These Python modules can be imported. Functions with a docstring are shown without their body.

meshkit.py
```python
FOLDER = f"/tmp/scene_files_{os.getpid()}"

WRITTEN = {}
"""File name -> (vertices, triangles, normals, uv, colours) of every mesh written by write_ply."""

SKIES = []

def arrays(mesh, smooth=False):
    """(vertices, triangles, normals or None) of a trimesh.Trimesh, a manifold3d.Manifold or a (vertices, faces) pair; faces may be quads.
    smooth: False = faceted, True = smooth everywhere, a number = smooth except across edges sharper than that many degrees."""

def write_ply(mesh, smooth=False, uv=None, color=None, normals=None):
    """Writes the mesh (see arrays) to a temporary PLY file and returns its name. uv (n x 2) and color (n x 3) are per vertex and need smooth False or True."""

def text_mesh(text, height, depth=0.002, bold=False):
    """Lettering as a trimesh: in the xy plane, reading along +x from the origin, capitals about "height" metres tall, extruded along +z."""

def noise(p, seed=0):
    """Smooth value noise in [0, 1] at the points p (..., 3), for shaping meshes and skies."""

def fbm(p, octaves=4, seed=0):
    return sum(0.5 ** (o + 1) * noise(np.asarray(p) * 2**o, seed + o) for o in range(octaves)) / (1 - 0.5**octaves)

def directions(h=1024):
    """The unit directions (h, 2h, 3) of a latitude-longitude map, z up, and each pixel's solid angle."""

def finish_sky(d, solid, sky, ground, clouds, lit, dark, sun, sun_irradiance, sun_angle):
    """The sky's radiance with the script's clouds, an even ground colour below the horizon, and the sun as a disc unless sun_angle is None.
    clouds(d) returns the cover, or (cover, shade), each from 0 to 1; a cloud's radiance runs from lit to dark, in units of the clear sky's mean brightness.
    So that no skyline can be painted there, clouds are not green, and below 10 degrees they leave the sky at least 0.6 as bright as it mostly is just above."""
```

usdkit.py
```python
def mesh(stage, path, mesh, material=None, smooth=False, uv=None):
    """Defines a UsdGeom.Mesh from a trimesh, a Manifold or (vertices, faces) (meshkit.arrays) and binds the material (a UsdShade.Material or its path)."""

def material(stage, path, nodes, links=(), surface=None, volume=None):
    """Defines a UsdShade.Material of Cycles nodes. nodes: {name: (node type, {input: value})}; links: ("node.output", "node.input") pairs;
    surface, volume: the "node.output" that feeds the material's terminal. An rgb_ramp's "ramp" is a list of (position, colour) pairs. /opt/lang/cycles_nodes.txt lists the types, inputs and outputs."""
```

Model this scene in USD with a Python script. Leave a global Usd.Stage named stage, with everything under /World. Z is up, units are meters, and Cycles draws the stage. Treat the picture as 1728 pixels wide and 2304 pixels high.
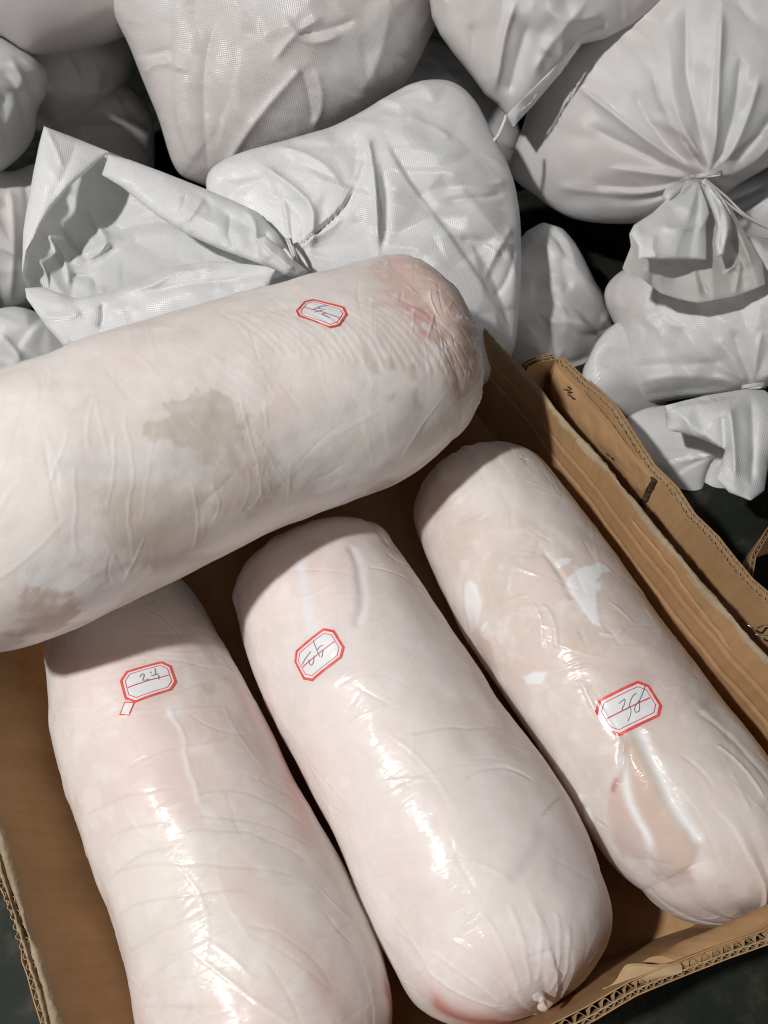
import math
import numpy as np
import shapely
import shapely.geometry as sg
import trimesh
import usdkit
import meshkit
from pxr import Usd, UsdGeom, UsdLux, UsdShade, Gf, Sdf, Vt
from scipy.interpolate import PchipInterpolator, CubicSpline, LinearNDInterpolator, RegularGridInterpolator
from scipy.ndimage import gaussian_filter1d
from scipy.sparse import coo_matrix, csr_matrix
from scipy.sparse.linalg import spsolve
from scipy.spatial import Delaunay, cKDTree

stage = Usd.Stage.CreateInMemory()
UsdGeom.SetStageUpAxis(stage, UsdGeom.Tokens.z)
UsdGeom.SetStageMetersPerUnit(stage, 1.0)
UsdGeom.Xform.Define(stage, '/World')

# ------------------------------------------------------------------ camera
W, H, F = 1728.0, 2304.0, 1728.0          # photograph's size and focal length in its pixels
EYE = np.array([0.0, 0.0, 0.68])
_p, _r = math.radians(57.0), math.radians(-3.6)
FW = np.array([0, math.cos(_p), -math.sin(_p)])
_rt = np.array([1.0, 0, 0]); _up = np.cross(_rt, FW)
RT = math.cos(_r) * _rt + math.sin(_r) * _up
UP = -math.sin(_r) * _rt + math.cos(_r) * _up
FOCAL = 5.6                                # mm, a telephone's main lens
cam = UsdGeom.Camera.Define(stage, '/World/camera')
cam.CreateFocalLengthAttr(FOCAL)
cam.CreateHorizontalApertureAttr(FOCAL * W / F)
cam.CreateVerticalApertureAttr(FOCAL * H / F)
cam.CreateClippingRangeAttr(Gf.Vec2f(0.02, 100))
cam.CreateFStopAttr(2.2)
cam.CreateFocusDistanceAttr(0.56)
cam.CreateExposureAttr(0.14)
M4 = np.eye(4); M4[0, :3], M4[1, :3], M4[2, :3], M4[3, :3] = RT, UP, -FW, EYE
UsdGeom.Xformable(cam).AddTransformOp().Set(Gf.Matrix4d(*M4.ravel().tolist()))

# ------------------------------------------------------------------ lamps: one hard lamp high on the left, dim ceiling light
KEYDIR = np.array([-0.49, -0.22, 0.84]); KEYDIR /= np.linalg.norm(KEYDIR)


def look(prim, pos, target):
    z = np.asarray(pos, float) - target; z /= np.linalg.norm(z)
    x = np.cross([0, 1, 0.01], z); x /= np.linalg.norm(x); y = np.cross(z, x)
    m = np.eye(4); m[0, :3], m[1, :3], m[2, :3], m[3, :3] = x, y, z, pos
    UsdGeom.Xformable(prim).AddTransformOp().Set(Gf.Matrix4d(*m.ravel().tolist()))


key = UsdLux.DiskLight.Define(stage, '/World/work_lamp')
key.CreateRadiusAttr(0.045); key.CreateIntensityAttr(1480.0); key.CreateColorAttr(Gf.Vec3f(1.0, 0.975, 0.95))
look(key, np.array([0.05, 0.35, 0.1]) + 1.9 * KEYDIR, np.array([0.05, 0.35, 0.1]))
amb = UsdLux.RectLight.Define(stage, '/World/ceiling_light')
amb.CreateWidthAttr(2.0); amb.CreateHeightAttr(2.0); amb.CreateIntensityAttr(1.02); amb.CreateColorAttr(Gf.Vec3f(1.0, 0.975, 0.96))
look(amb, np.array([0.9, -2.0, 1.45]), np.array([0.0, 0.4, 0.1]))


# ------------------------------------------------------------------ helpers
def ray(p):
    p = np.atleast_2d(np.asarray(p, float))
    return FW + RT * ((p[:, :1] - W / 2) / F) - UP * ((p[:, 1:2] - H / 2) / F)


def atd(p, d):
    return EYE + ray(p) * np.reshape(d, (-1, 1))


def atz(p, z):
    r = ray(p)
    return EYE + r * ((np.reshape(z, (-1,)) - EYE[2]) / r[:, 2])[:, None]


def proj(P):
    q = np.asarray(P) - EYE; d = q @ FW
    return np.stack([W / 2 + F * (q @ RT) / d, H / 2 - F * (q @ UP) / d], -1)


def depth(P):
    return (np.asarray(P) - EYE) @ FW


def smooth01(x):
    x = np.clip(x, 0, 1); return x * x * (3 - 2 * x)


TAKEN = set()


def numbered(parent, name):
    n, k = name, 0
    while (parent, n) in TAKEN:
        k += 1; n = f'{name}_{k:03d}'
    TAKEN.add((parent, n))
    return f'{parent}/{n}'


def tag(prim, label=None, category=None, group=None, kind=None):
    for k, v in (('label', label), ('category', category), ('group', group), ('kind', kind)):
        if v: prim.SetCustomDataByKey(k, v)
    return prim


def thing(name, label, category, loc, group=None):
    x = UsdGeom.Xform.Define(stage, numbered('/World', name))
    x.AddTranslateOp().Set(Gf.Vec3d(*map(float, loc)))
    tag(x.GetPrim(), label, category, group)
    ORIGIN[str(x.GetPath())] = np.asarray(loc, float)
    return x


ORIGIN = {}


def obj(name, mesh, mat, parent=None, col=None, uv=None, smooth=True, label=None):
    """One Mesh prim; vertices are given in world space."""
    pp = str(parent.GetPath()) if parent else '/World'
    v, f = (mesh.vertices, mesh.faces) if hasattr(mesh, 'vertices') else mesh
    v, f = np.asarray(v, float), np.asarray(f, int)
    if f.shape[1] == 4: f = np.vstack([f[:, [0, 1, 2]], f[:, [0, 2, 3]]])
    top = '/'.join(pp.split('/')[:3])
    v = v - ORIGIN.get(top, np.zeros(3))
    path = numbered(pp, name)
    m = usdkit.mesh(stage, path, trimesh.Trimesh(v, f, process=False), mat, smooth=smooth, uv=uv if smooth in (True, False) else None)
    m.CreateDoubleSidedAttr(True)
    if col is not None:
        UsdGeom.PrimvarsAPI(m).CreatePrimvar('col', Sdf.ValueTypeNames.Color3fArray, 'vertex').Set(Vt.Vec3fArray.FromNumpy(np.asarray(col, np.float32)))
    if label: tag(m.GetPrim(), label)
    return m


def mat(name, nodes, links, surface='p.BSDF'):
    return usdkit.material(stage, f'/World/Looks/{name}', nodes, links, surface=surface)


# ------------------------------------------------------------------ materials
# frozen meat under clinging film: colour from the surface, a clear glossy film as coat with stretched wrinkles
MEAT = mat('meat_in_film', {
    'a': ('attribute', {'attribute': 'col'}), 'uv': ('uvmap', {'attribute': 'st'}),
    'm1': ('mapping', {'scale': (300, 36, 1)}), 'n1': ('noise_texture', {'scale': 1.0, 'detail': 4, 'roughness': 0.55, 'distortion': 0.6}),
    'm2': ('mapping', {'scale': (420, 420, 1)}), 'n2': ('noise_texture', {'scale': 1.0, 'detail': 3}),
    'm3': ('mapping', {'scale': (120, 26, 1), 'rotation': (0, 0, 0.35)}), 'n3': ('noise_texture', {'scale': 1.0, 'detail': 4, 'type': 'ridged_multifractal', 'distortion': 0.8}),
    'm4': ('mapping', {'scale': (620, 190, 1), 'rotation': (0, 0, -0.3)}), 'n4': ('noise_texture', {'scale': 1.0, 'detail': 2}), 'm5': ('mapping', {'scale': (34, 34, 1)}), 'n5': ('noise_texture', {'scale': 1.0, 'detail': 3}),
    'k5': ('map_range', {'from_min': 0.52, 'from_max': 0.68, 'to_min': 0.0, 'to_max': 0.9, 'clamp': True}), 'k6': ('math', {'math_type': 'multiply_add'}),
    's1': ('math', {'math_type': 'multiply_add', 'value2': 0.45, 'value3': 0.0}), 's2': ('math', {'math_type': 'multiply_add', 'value2': 0.5}),
    'b': ('bump', {'strength': 0.42, 'distance': 0.0007}), 'b2': ('bump', {'strength': 0.15, 'distance': 0.0007}),
    'r': ('map_range', {'from_min': 0.35, 'from_max': 0.7, 'to_min': 0.12, 'to_max': 0.27}),
    'p': ('principled_bsdf', {'roughness': 0.5, 'specular_ior_level': 0.3, 'subsurface_weight': 0.22, 'subsurface_scale': 0.006, 'subsurface_radius': (1.0, 0.55, 0.42),
                              'coat_weight': 0.30, 'coat_ior': 1.45}),
}, [('uv.UV', 'm1.vector'), ('uv.UV', 'm2.vector'), ('uv.UV', 'm3.vector'), ('m1.vector', 'n1.vector'), ('m2.vector', 'n2.vector'), ('m3.vector', 'n3.vector'),
    ('n3.fac', 's1.value1'), ('n1.fac', 's1.value3'), ('uv.UV', 'm4.vector'), ('m4.vector', 'n4.vector'), ('uv.UV', 'm5.vector'), ('m5.vector', 'n5.vector'), ('n5.fac', 'k5.value'), ('k5.result', 'k6.value1'), ('n4.fac', 'k6.value2'), ('s1.value', 'k6.value3'), ('k6.value', 'b.height'), ('n2.fac', 'b2.height'), ('b2.normal', 'p.normal'),
    ('b.normal', 'p.coat_normal'), ('n2.fac', 'r.value'), ('r.result', 'p.coat_roughness'), ('a.color', 'p.base_color')])

# woven white plastic cloth; UV is in metres along the weave
WEAVE_NODES = {
    'a': ('attribute', {'attribute': 'col'}), 'uv': ('uvmap', {'attribute': 'st'}), 'sep': ('separate_xyz', {}),
    'ku': ('math', {'math_type': 'multiply', 'value2': 2 * math.pi / 0.0036}), 'kv': ('math', {'math_type': 'multiply', 'value2': 2 * math.pi / 0.0036}),
    'su': ('math', {'math_type': 'sine'}), 'sv': ('math', {'math_type': 'sine'}),
    'au': ('math', {'math_type': 'absolute'}), 'av': ('math', {'math_type': 'absolute'}), 'mn': ('math', {'math_type': 'minimum'}),
    'cr': ('map_range', {'from_min': 0.0, 'from_max': 0.45, 'to_min': 0.86, 'to_max': 1.0, 'clamp': True}),
    'mul': ('mix_color', {'blend_type': 'multiply', 'fac': 1.0}),
    'mm': ('mapping', {'scale': (26, 48, 1), 'rotation': (0, 0, 0.7)}), 'n': ('noise_texture', {'scale': 1.0, 'detail': 3, 'roughness': 0.55, 'distortion': 0.4}), 'vs': ('mix_vector', {'fac': 0.55}), 'n': ('noise_texture', {'scale': 0.8, 'detail': 2}), 'vv': ('voronoi_texture', {'scale': 1.0, 'detail': 1.5, 'roughness': 0.45}),
    'b1': ('bump', {'strength': 0.5, 'distance': 0.0028}), 'b2': ('bump', {'strength': 0.5, 'distance': 0.0006}),
    'p': ('principled_bsdf', {'roughness': 0.30, 'specular_ior_level': 0.55}),
    'tr': ('translucent_bsdf', {}), 'mx': ('mix_closure', {'fac': 0.16}),
}
WEAVE_LINKS = [('uv.UV', 'sep.vector'), ('sep.x', 'ku.value1'), ('sep.y', 'kv.value1'), ('ku.value', 'su.value1'), ('kv.value', 'sv.value1'), ('su.value', 'au.value1'), ('sv.value', 'av.value1'),
               ('au.value', 'mn.value1'), ('av.value', 'mn.value2'), ('mn.value', 'cr.value'), ('a.color', 'mul.a'), ('cr.result', 'mul.b'), ('mul.result', 'p.base_color'),
               ('uv.UV', 'mm.vector'), ('mm.vector', 'n.vector'), ('mm.vector', 'vs.a'), ('n.color', 'vs.b'), ('vs.result', 'vv.vector'), ('vv.distance', 'b1.height'), ('b1.normal', 'b2.normal'), ('mn.value', 'b2.height'), ('b2.normal', 'p.normal'),
               ('mul.result', 'tr.color'), ('p.BSDF', 'mx.closure1'), ('tr.BSDF', 'mx.closure2')]
WOVEN = mat('woven_plastic', WEAVE_NODES, WEAVE_LINKS, 'mx.closure')
_thin = {k: v for k, v in WEAVE_NODES.items()}
_thin['mx'] = ('mix_closure', {'fac': 0.30})
THIN = mat('woven_plastic_thin', _thin, WEAVE_LINKS, 'mx.closure')


def card(name, c1, c2, rough=0.75, fl=0.0075):
    return mat(name, {
        'uv': ('uvmap', {'attribute': 'st'}), 'm': ('mapping', {'scale': (1 / fl, 4, 1)}), 'w': ('noise_texture', {'scale': 1.0, 'detail': 2}),
        'm2': ('mapping', {'scale': (60, 60, 1)}), 'n': ('noise_texture', {'scale': 1.0, 'detail': 6, 'roughness': 0.65}),
        'm3': ('mapping', {'scale': (9, 9, 1)}), 'n3': ('noise_texture', {'scale': 1.0, 'detail': 3}),
        'mixn': ('mix_float', {'fac': 0.45}), 'mixm': ('mix_float', {'fac': 0.5}), 'ramp': ('rgb_ramp', {'ramp': [(0.33, c1), (0.66, c2)]}),
        'b': ('bump', {'strength': 0.35, 'distance': 0.0012}),
        'p': ('principled_bsdf', {'roughness': rough, 'specular_ior_level': 0.25})},
        [('uv.UV', 'm.vector'), ('m.vector', 'w.vector'), ('uv.UV', 'm2.vector'), ('m2.vector', 'n.vector'), ('uv.UV', 'm3.vector'), ('m3.vector', 'n3.vector'),
         ('n.fac', 'mixn.a'), ('w.fac', 'mixn.b'), ('mixn.result', 'mixm.a'), ('n3.fac', 'mixm.b'), ('mixm.result', 'ramp.fac'), ('ramp.color', 'p.base_color'),
         ('mixn.result', 'b.height'), ('b.normal', 'p.normal')])


LINER = card('cardboard_liner', (0.34, 0.195, 0.092), (0.50, 0.31, 0.16))
PALE = card('cardboard_pale', (0.36, 0.24, 0.13), (0.50, 0.36, 0.21))
TORN = card('cardboard_torn', (0.24, 0.175, 0.105), (0.42, 0.34, 0.235), 0.9, 0.002)
DARKTEAR = card('cardboard_dark_tear', (0.02, 0.015, 0.01), (0.10, 0.07, 0.04), 0.9, 0.002)
FLOOR = mat('painted_floor', {
    'g': ('geometry', {}), 'n': ('noise_texture', {'scale': 22.0, 'detail': 6, 'roughness': 0.7}), 'n2': ('noise_texture', {'scale': 160.0, 'detail': 4}),
    'ramp': ('rgb_ramp', {'ramp': [(0.35, (0.010, 0.014, 0.010)), (0.55, (0.018, 0.022, 0.016)), (0.72, (0.06, 0.054, 0.04))]}),
    'b': ('bump', {'strength': 0.3, 'distance': 0.001}), 'p': ('principled_bsdf', {'roughness': 0.6, 'specular_ior_level': 0.15})},
    [('g.position', 'n.vector'), ('g.position', 'n2.vector'), ('n.fac', 'ramp.fac'), ('ramp.color', 'p.base_color'), ('n2.fac', 'b.height'), ('b.normal', 'p.normal')])
PAPER = mat('label_paper', {'p': ('principled_bsdf', {'base_color': (0.74, 0.755, 0.765), 'roughness': 0.35, 'coat_weight': 0.6, 'coat_roughness': 0.15})}, [])
REDINK = mat('label_red_ink', {'g': ('geometry', {}), 'n': ('noise_texture', {'scale': 260.0, 'detail': 3}),
             'ramp': ('rgb_ramp', {'ramp': [(0.3, (0.78, 0.055, 0.045)), (0.7, (0.80, 0.12, 0.10))]}),
             'p': ('principled_bsdf', {'roughness': 0.35, 'coat_weight': 0.6, 'coat_roughness': 0.15})}, [('g.position', 'n.vector'), ('n.fac', 'ramp.fac'), ('ramp.color', 'p.base_color')])
PINKINK = mat('label_pink_ink', {'p': ('principled_bsdf', {'base_color': (0.66, 0.06, 0.10), 'roughness': 0.4})}, [])
PENINK = mat('pen_ink', {'p': ('principled_bsdf', {'base_color': (0.17, 0.17, 0.19), 'roughness': 0.5})}, [])
STRING = mat('white_string', {'g': ('geometry', {}), 'n': ('noise_texture', {'scale': 900.0}), 'ramp': ('rgb_ramp', {'ramp': [(0.3, (0.5, 0.49, 0.47)), (0.7, (0.75, 0.74, 0.72))]}),
             'p': ('principled_bsdf', {'roughness': 0.5})}, [('g.position', 'n.vector'), ('n.fac', 'ramp.fac'), ('ramp.color', 'p.base_color')])
STEEL = mat('steel_wire', {'p': ('principled_bsdf', {'base_color': (0.55, 0.55, 0.55), 'metallic': 1.0, 'roughness': 0.3})}, [])

# ------------------------------------------------------------------ setting
g = trimesh.creation.box([8, 8, 0.05]); g.apply_translation([0, 1.0, -0.028])
fl = obj('floor', g, FLOOR, smooth=False)
tag(fl.GetPrim(), 'dark green painted floor, worn and dusty, under box and sacks', 'floor', kind='structure')


# ------------------------------------------------------------------ rolls of frozen meat
def tube(pts, rad, n=6, caps=True):
    pts = np.asarray(pts, float); rad = np.broadcast_to(rad, len(pts))
    t = np.gradient(pts, axis=0); t /= np.maximum(np.linalg.norm(t, axis=1, keepdims=True), 1e-12)
    ref = np.array([0.31, 0.2, 0.93]); vs = []
    b = np.cross(t, ref); b /= np.linalg.norm(b, axis=1, keepdims=True); c = np.cross(b, t)
    th = np.linspace(0, 2 * np.pi, n, endpoint=False)
    vs = pts[:, None] + rad[:, None, None] * (np.cos(th)[None, :, None] * b[:, None] + np.sin(th)[None, :, None] * c[:, None])
    v = vs.reshape(-1, 3); f = []
    i, j = np.meshgrid(np.arange(len(pts) - 1), np.arange(n), indexing='ij'); j2 = (j + 1) % n
    f = np.stack([i * n + j, i * n + j2, (i + 1) * n + j2, (i + 1) * n + j], -1).reshape(-1, 4)
    f = np.vstack([f[:, [0, 1, 2]], f[:, [0, 2, 3]]])
    if caps:
        v = np.vstack([v, pts[0], pts[-1]]); a, e = len(v) - 2, len(v) - 1; k = np.arange(n); k2 = (k + 1) % n
        f = np.vstack([f, np.stack([np.full(n, a), k2, k], -1), np.stack([np.full(n, e), (len(pts) - 1) * n + k, (len(pts) - 1) * n + k2], -1)])
    return v, f


def spline(pts, n):
    pts = np.asarray(pts, float)
    if len(pts) == 2: return np.linspace(pts[0], pts[1], n)
    t = np.concatenate([[0], np.cumsum(np.linalg.norm(np.diff(pts, axis=0), axis=1))])
    return PchipInterpolator(t, pts)(np.linspace(0, t[-1], n))


class Roll:
    NS, NT = 400, 330

    def __init__(self, Ls, Rs, tip0, tip1, z, seed, flat=0.95, capp=2.15):
        Ls, Rs = np.array(Ls, float), np.array(Rs, float)
        c = atz((Ls + Rs) / 2, np.broadcast_to(z, len(Ls)))
        d = depth(c); r = np.linalg.norm(Ls - Rs, axis=1) / 2 * d / F * 0.978
        z = np.broadcast_to(z, len(Ls))
        self.r, self.c = r, c
        e0, e1 = atz([tip0], z[:1])[0], atz([tip1], z[-1:])[0]
        t = np.concatenate([[0], np.cumsum(np.linalg.norm(np.diff(c, axis=0), axis=1))])
        fc, fr = CubicSpline(t, c, bc_type='natural'), PchipInterpolator(t, r)
        nb, nc = int(self.NS * 0.62), int(self.NS * 0.19)
        body = np.linspace(0, t[-1], nb)
        P, R = [], []
        for k, (tip, end, rr) in enumerate(((e0, c[0], r[0]), (e1, c[-1], r[-1]))):
            w = (1 - np.cos(np.linspace(0, np.pi / 2, nc + 1))) if k == 0 else (1 - np.cos(np.linspace(0, np.pi / 2, nc + 1)))
            w = w[:-1]                                 # 0 at the tip
            prof = rr * np.maximum(1 - (1 - w) ** capp, 0) ** (1 / capp)
            p = tip + (end - tip) * w[:, None]
            P.append(p if k == 0 else p[::-1]); R.append(prof if k == 0 else prof[::-1])
        cen = np.vstack([P[0], fc(body), P[1]]); rad = np.concatenate([R[0], fr(body), R[1]])
        wgt = np.concatenate([np.zeros(nc), np.ones(nb), np.zeros(nc)])
        cen = np.vstack([cen[:4], gaussian_filter1d(cen, 9, axis=0, mode='nearest')[4:-4], cen[-4:]]); cs = gaussian_filter1d(cen, 8, axis=0, mode='nearest'); T = np.gradient(cs, axis=0); T /= np.linalg.norm(T, axis=1, keepdims=True)
        B = np.cross(T, [0, 0, 1.0]); B /= np.linalg.norm(B, axis=1, keepdims=True); N = np.cross(B, T)
        wb = gaussian_filter1d(wgt, 12); rad = rad * (1 - wb) + gaussian_filter1d(rad, 12, mode='nearest') * wb
        th = np.linspace(-np.pi / 2, 1.5 * np.pi, self.NT)          # seam underneath
        u, v = np.cos(th), np.sin(th) * flat
        base = cen[:, None] + rad[:, None, None] * (u[None, :, None] * B[:, None] + v[None, :, None] * N[:, None])
        self.base = base
        mid = base[:, self.NT // 2]
        ds = np.linalg.norm(np.diff(mid, axis=0), axis=1)
        s = np.concatenate([[0], np.cumsum(ds)])
        self.rm = float(np.mean(r)); self.s, self.th = s, th
        self.len = s[-1]
        # arc across: real radius at each station so that the unrolled metric is honest near the caps too
        a = (th - np.pi / 2)[None, :] * np.maximum(rad, 0.35 * self.rm)[:, None]
        self.uv = np.stack([np.broadcast_to(s[:, None], a.shape), a], -1)
        e = 1e-9
        du, dv = np.gradient(base, axis=0), np.gradient(base, axis=1)
        n = np.cross(du, dv); n /= np.maximum(np.linalg.norm(n, axis=2, keepdims=True), 1e-12)
        out = base - cen[:, None]
        if (n * out).sum() < 0: n = -n
        self.n = n; self.cen, self.rad = cen, rad
        self.disp = np.zeros(base.shape[:2]); self.rng = np.random.default_rng(seed); self.seed = seed
        self.col = np.zeros(base.shape)
        px = proj(base.reshape(-1, 3)); facing = ((EYE - base) * n).sum(2).ravel() > 0.0
        self.ids = np.nonzero(facing)[0]; self.tree = cKDTree(px[self.ids])
        self.pxgrid = px.reshape(base.shape[0], base.shape[1], 2)

    def at(self, px):
        """photograph points -> (s, a) on the surface; weighted over near vertices for smoothness"""
        d, k = self.tree.query(np.atleast_2d(px), k=4)
        w = 1 / (d + 0.3); w /= w.sum(1, keepdims=True)
        return (self.uv.reshape(-1, 2)[self.ids[k]] * w[..., None]).sum(1)

    def wob(self, amp, scale, seed):
        p = self.base * scale
        return np.stack([meshkit.fbm(p, 3, seed) - 0.5, meshkit.fbm(p, 3, seed + 7) - 0.5], -1) * amp

    def sd(self, pts, closed=False, wob=0.004, scale=90, seed=1, px=True):
        """signed distance (m; negative inside) to a polygon, or distance to a line, in the unrolled surface"""
        q = self.at(pts) if px else np.asarray(pts)
        if closed: q = np.asarray(sg.Polygon(q).buffer(0).exterior.coords) if sg.Polygon(q).buffer(0).geom_type == 'Polygon' else q
        uv = self.uv + (self.wob(wob, scale, seed) if wob else 0)
        lo, hi = q.min(0) - 0.03, q.max(0) + 0.03
        out = np.full(uv.shape[:2], 0.05)
        m = ((uv > lo) & (uv < hi)).all(2)
        P = shapely.points(uv[m])
        if closed:
            g = sg.Polygon(q); d = shapely.distance(g.exterior, P); shapely.prepare(g)
            d = np.where(shapely.contains(g, P), -d, d)
        else:
            d = shapely.distance(sg.LineString(q), P)
        out[m] = d
        return out

    def patch(self, pts, color, soft=0.002, k=1.0, wob=0.006, scale=90, seed=1, lift=0.0, breakup=0.0):
        d = self.sd(pts, True, wob, scale, seed)
        m = k * (1 - smooth01((d + soft) / (2 * soft)))
        if breakup: m = m * smooth01(0.5 + (meshkit.fbm(self.base * 160, 4, seed + 3) - 0.5) * breakup + 0.35)
        self.col += (np.asarray(color) - self.col) * m[..., None]
        if lift: self.disp += lift * m

    def line(self, pts, color, w=0.002, k=0.8, wob=0.002, scale=60, seed=2, lift=0.0, n=24):
        pts = spline(pts, n)
        d = self.sd(pts, False, wob, scale, seed)
        q = self.at(pts); g = sg.LineString(q)
        m = np.exp(-(d / w) ** 2)
        if color is not None: self.col += (np.asarray(color) - self.col) * (k * m)[..., None]
        if lift: self.disp += lift * m

    def build_surface(self):
        P = self.base + self.n * self.disp[..., None]
        P[..., 2] = np.maximum(P[..., 2], 0.0085)
        self.P = P
        du, dv = np.gradient(P, axis=0), np.gradient(P, axis=1)
        n = np.cross(du, dv); n /= np.maximum(np.linalg.norm(n, axis=2, keepdims=True), 1e-12)
        if (n * self.n).sum() < 0: n = -n
        self.fn = n
        i, j = np.arange(P.shape[0]), np.arange(P.shape[1])
        self.fP = RegularGridInterpolator((i, j), P); self.fN = RegularGridInterpolator((i, j), n)

    def on(self, uv, off):
        """unrolled (s, a) -> world, a little off the surface"""
        i = np.interp(uv[:, 0], self.s, np.arange(len(self.s)))
        rr = np.maximum(np.interp(uv[:, 0], self.s, self.rad), 0.35 * self.rm)
        j = np.interp(uv[:, 1] / rr + np.pi / 2, self.th, np.arange(len(self.th)))
        ij = np.stack([i, j], 1)
        return self.fP(ij) + self.fN(ij) * off

    def mesh(self):
        a, b = self.P.shape[:2]
        i, j = np.meshgrid(np.arange(a - 1), np.arange(b - 1), indexing='ij')
        f = np.stack([i * b + j, i * b + j + 1, (i + 1) * b + j + 1, (i + 1) * b + j], -1).reshape(-1, 4)
        f = np.vstack([f[:, [0, 1, 2]], f[:, [0, 2, 3]]])
        v = self.P.reshape(-1, 3)
        fn = np.cross(v[f[:, 1]] - v[f[:, 0]], v[f[:, 2]] - v[f[:, 0]]); cen = v[f].mean(1)
        if (fn * self.fn.reshape(-1, 3)[f[:, 0]]).sum() < 0: f = f[:, ::-1]
        return v, f

    def base_look(self, cream=(0.755, 0.68, 0.64), pink=(0.73, 0.59, 0.555), grey=(0.66, 0.61, 0.565)):
        sd = self.seed
        a = meshkit.fbm(self.base * 14, 4, sd)[..., None]; b = meshkit.fbm(self.base * 22 + 5, 4, sd + 11)[..., None]; c = meshkit.fbm(self.base * 240, 3, sd + 21)[..., None]
        col = np.asarray(cream) + (np.asarray(pink) - cream) * smooth01((a - 0.42) / 0.3) * 0.75
        col = col + (np.asarray(grey) - col) * smooth01((b - 0.5) / 0.25) * 0.7
        col = col * (1 + 0.07 * (c - 0.5))
        # frosty mottling: small pale clouds of ice under the film
        fz = smooth01((meshkit.fbm(self.base * np.array([75, 75, 75]), 5, sd + 31) - 0.56) / 0.12)[..., None]
        col = col + (np.array([0.80, 0.775, 0.76]) - col) * fz * 0.35
        self.col = col
        self.disp += 0.009 * (meshkit.fbm(self.base * 9, 2, sd + 41) - 0.5) + 0.0035 * (meshkit.fbm(self.base * 30, 2, sd + 43) - 0.5) + 0.0007 * (meshkit.fbm(self.base * 90, 3, sd + 42) - 0.5)
        # film creases: short ridges along random directions in the unrolled surface
        self.creases(70, 0.012, 0.05, 0.0009, 0.00035)
        # gathered film at both ends: pleats converging on the tips
        th = self.th[None, :]
        for end in (0, 1):
            dist = self.s if end == 0 else self.s[-1] - self.s
            w = np.exp(-((dist - 0.035) / 0.05) ** 2)[:, None]
            r = np.random.default_rng(sd + 50 + end)
            k = 64; ang = np.sort(r.uniform(0, 2 * np.pi, k)); h = r.normal(0, 1, k)
            f = np.interp((th + 0.25 * meshkit.fbm(self.base * 20, 2, sd + 3)[..., ] * 1.0) % (2 * np.pi), np.r_[ang[-1] - 2 * np.pi, ang, ang[0] + 2 * np.pi], np.r_[h[-1], h, h[0]])
            self.disp += 0.00085 * f * w
            self.col *= 1 + 0.035 * (f * w)[..., None]

    def creases(self, n, lmin, lmax, w, amp, ang=None, spread=0.5, region=None, tint=0.03, sign=None):
        r = self.rng
        for _ in range(n):
            s0 = r.uniform(0.05, 0.95) * self.len if region is None else r.uniform(region[0], region[1])
            a0 = r.uniform(-1.5, 1.5) * self.rm if region is None else r.uniform(region[2], region[3])
            t = (r.uniform(0, np.pi) if ang is None else ang + r.normal(0, spread)); L = r.uniform(lmin, lmax)
            du, dv = self.uv[..., 0] - s0, self.uv[..., 1] - a0
            x = du * np.cos(t) + dv * np.sin(t); y = -du * np.sin(t) + dv * np.cos(t) + r.normal(0, 6) * x * x
            m = np.exp(-(y / w) ** 2) * np.exp(-(x / L) ** 4 * 3)
            sg_ = r.choice([-1, 1]) if sign is None else sign
            self.disp += amp * r.uniform(0.4, 1.2) * sg_ * m
            if tint: self.col *= (1 + tint * sg_ * m)[..., None]


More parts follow.
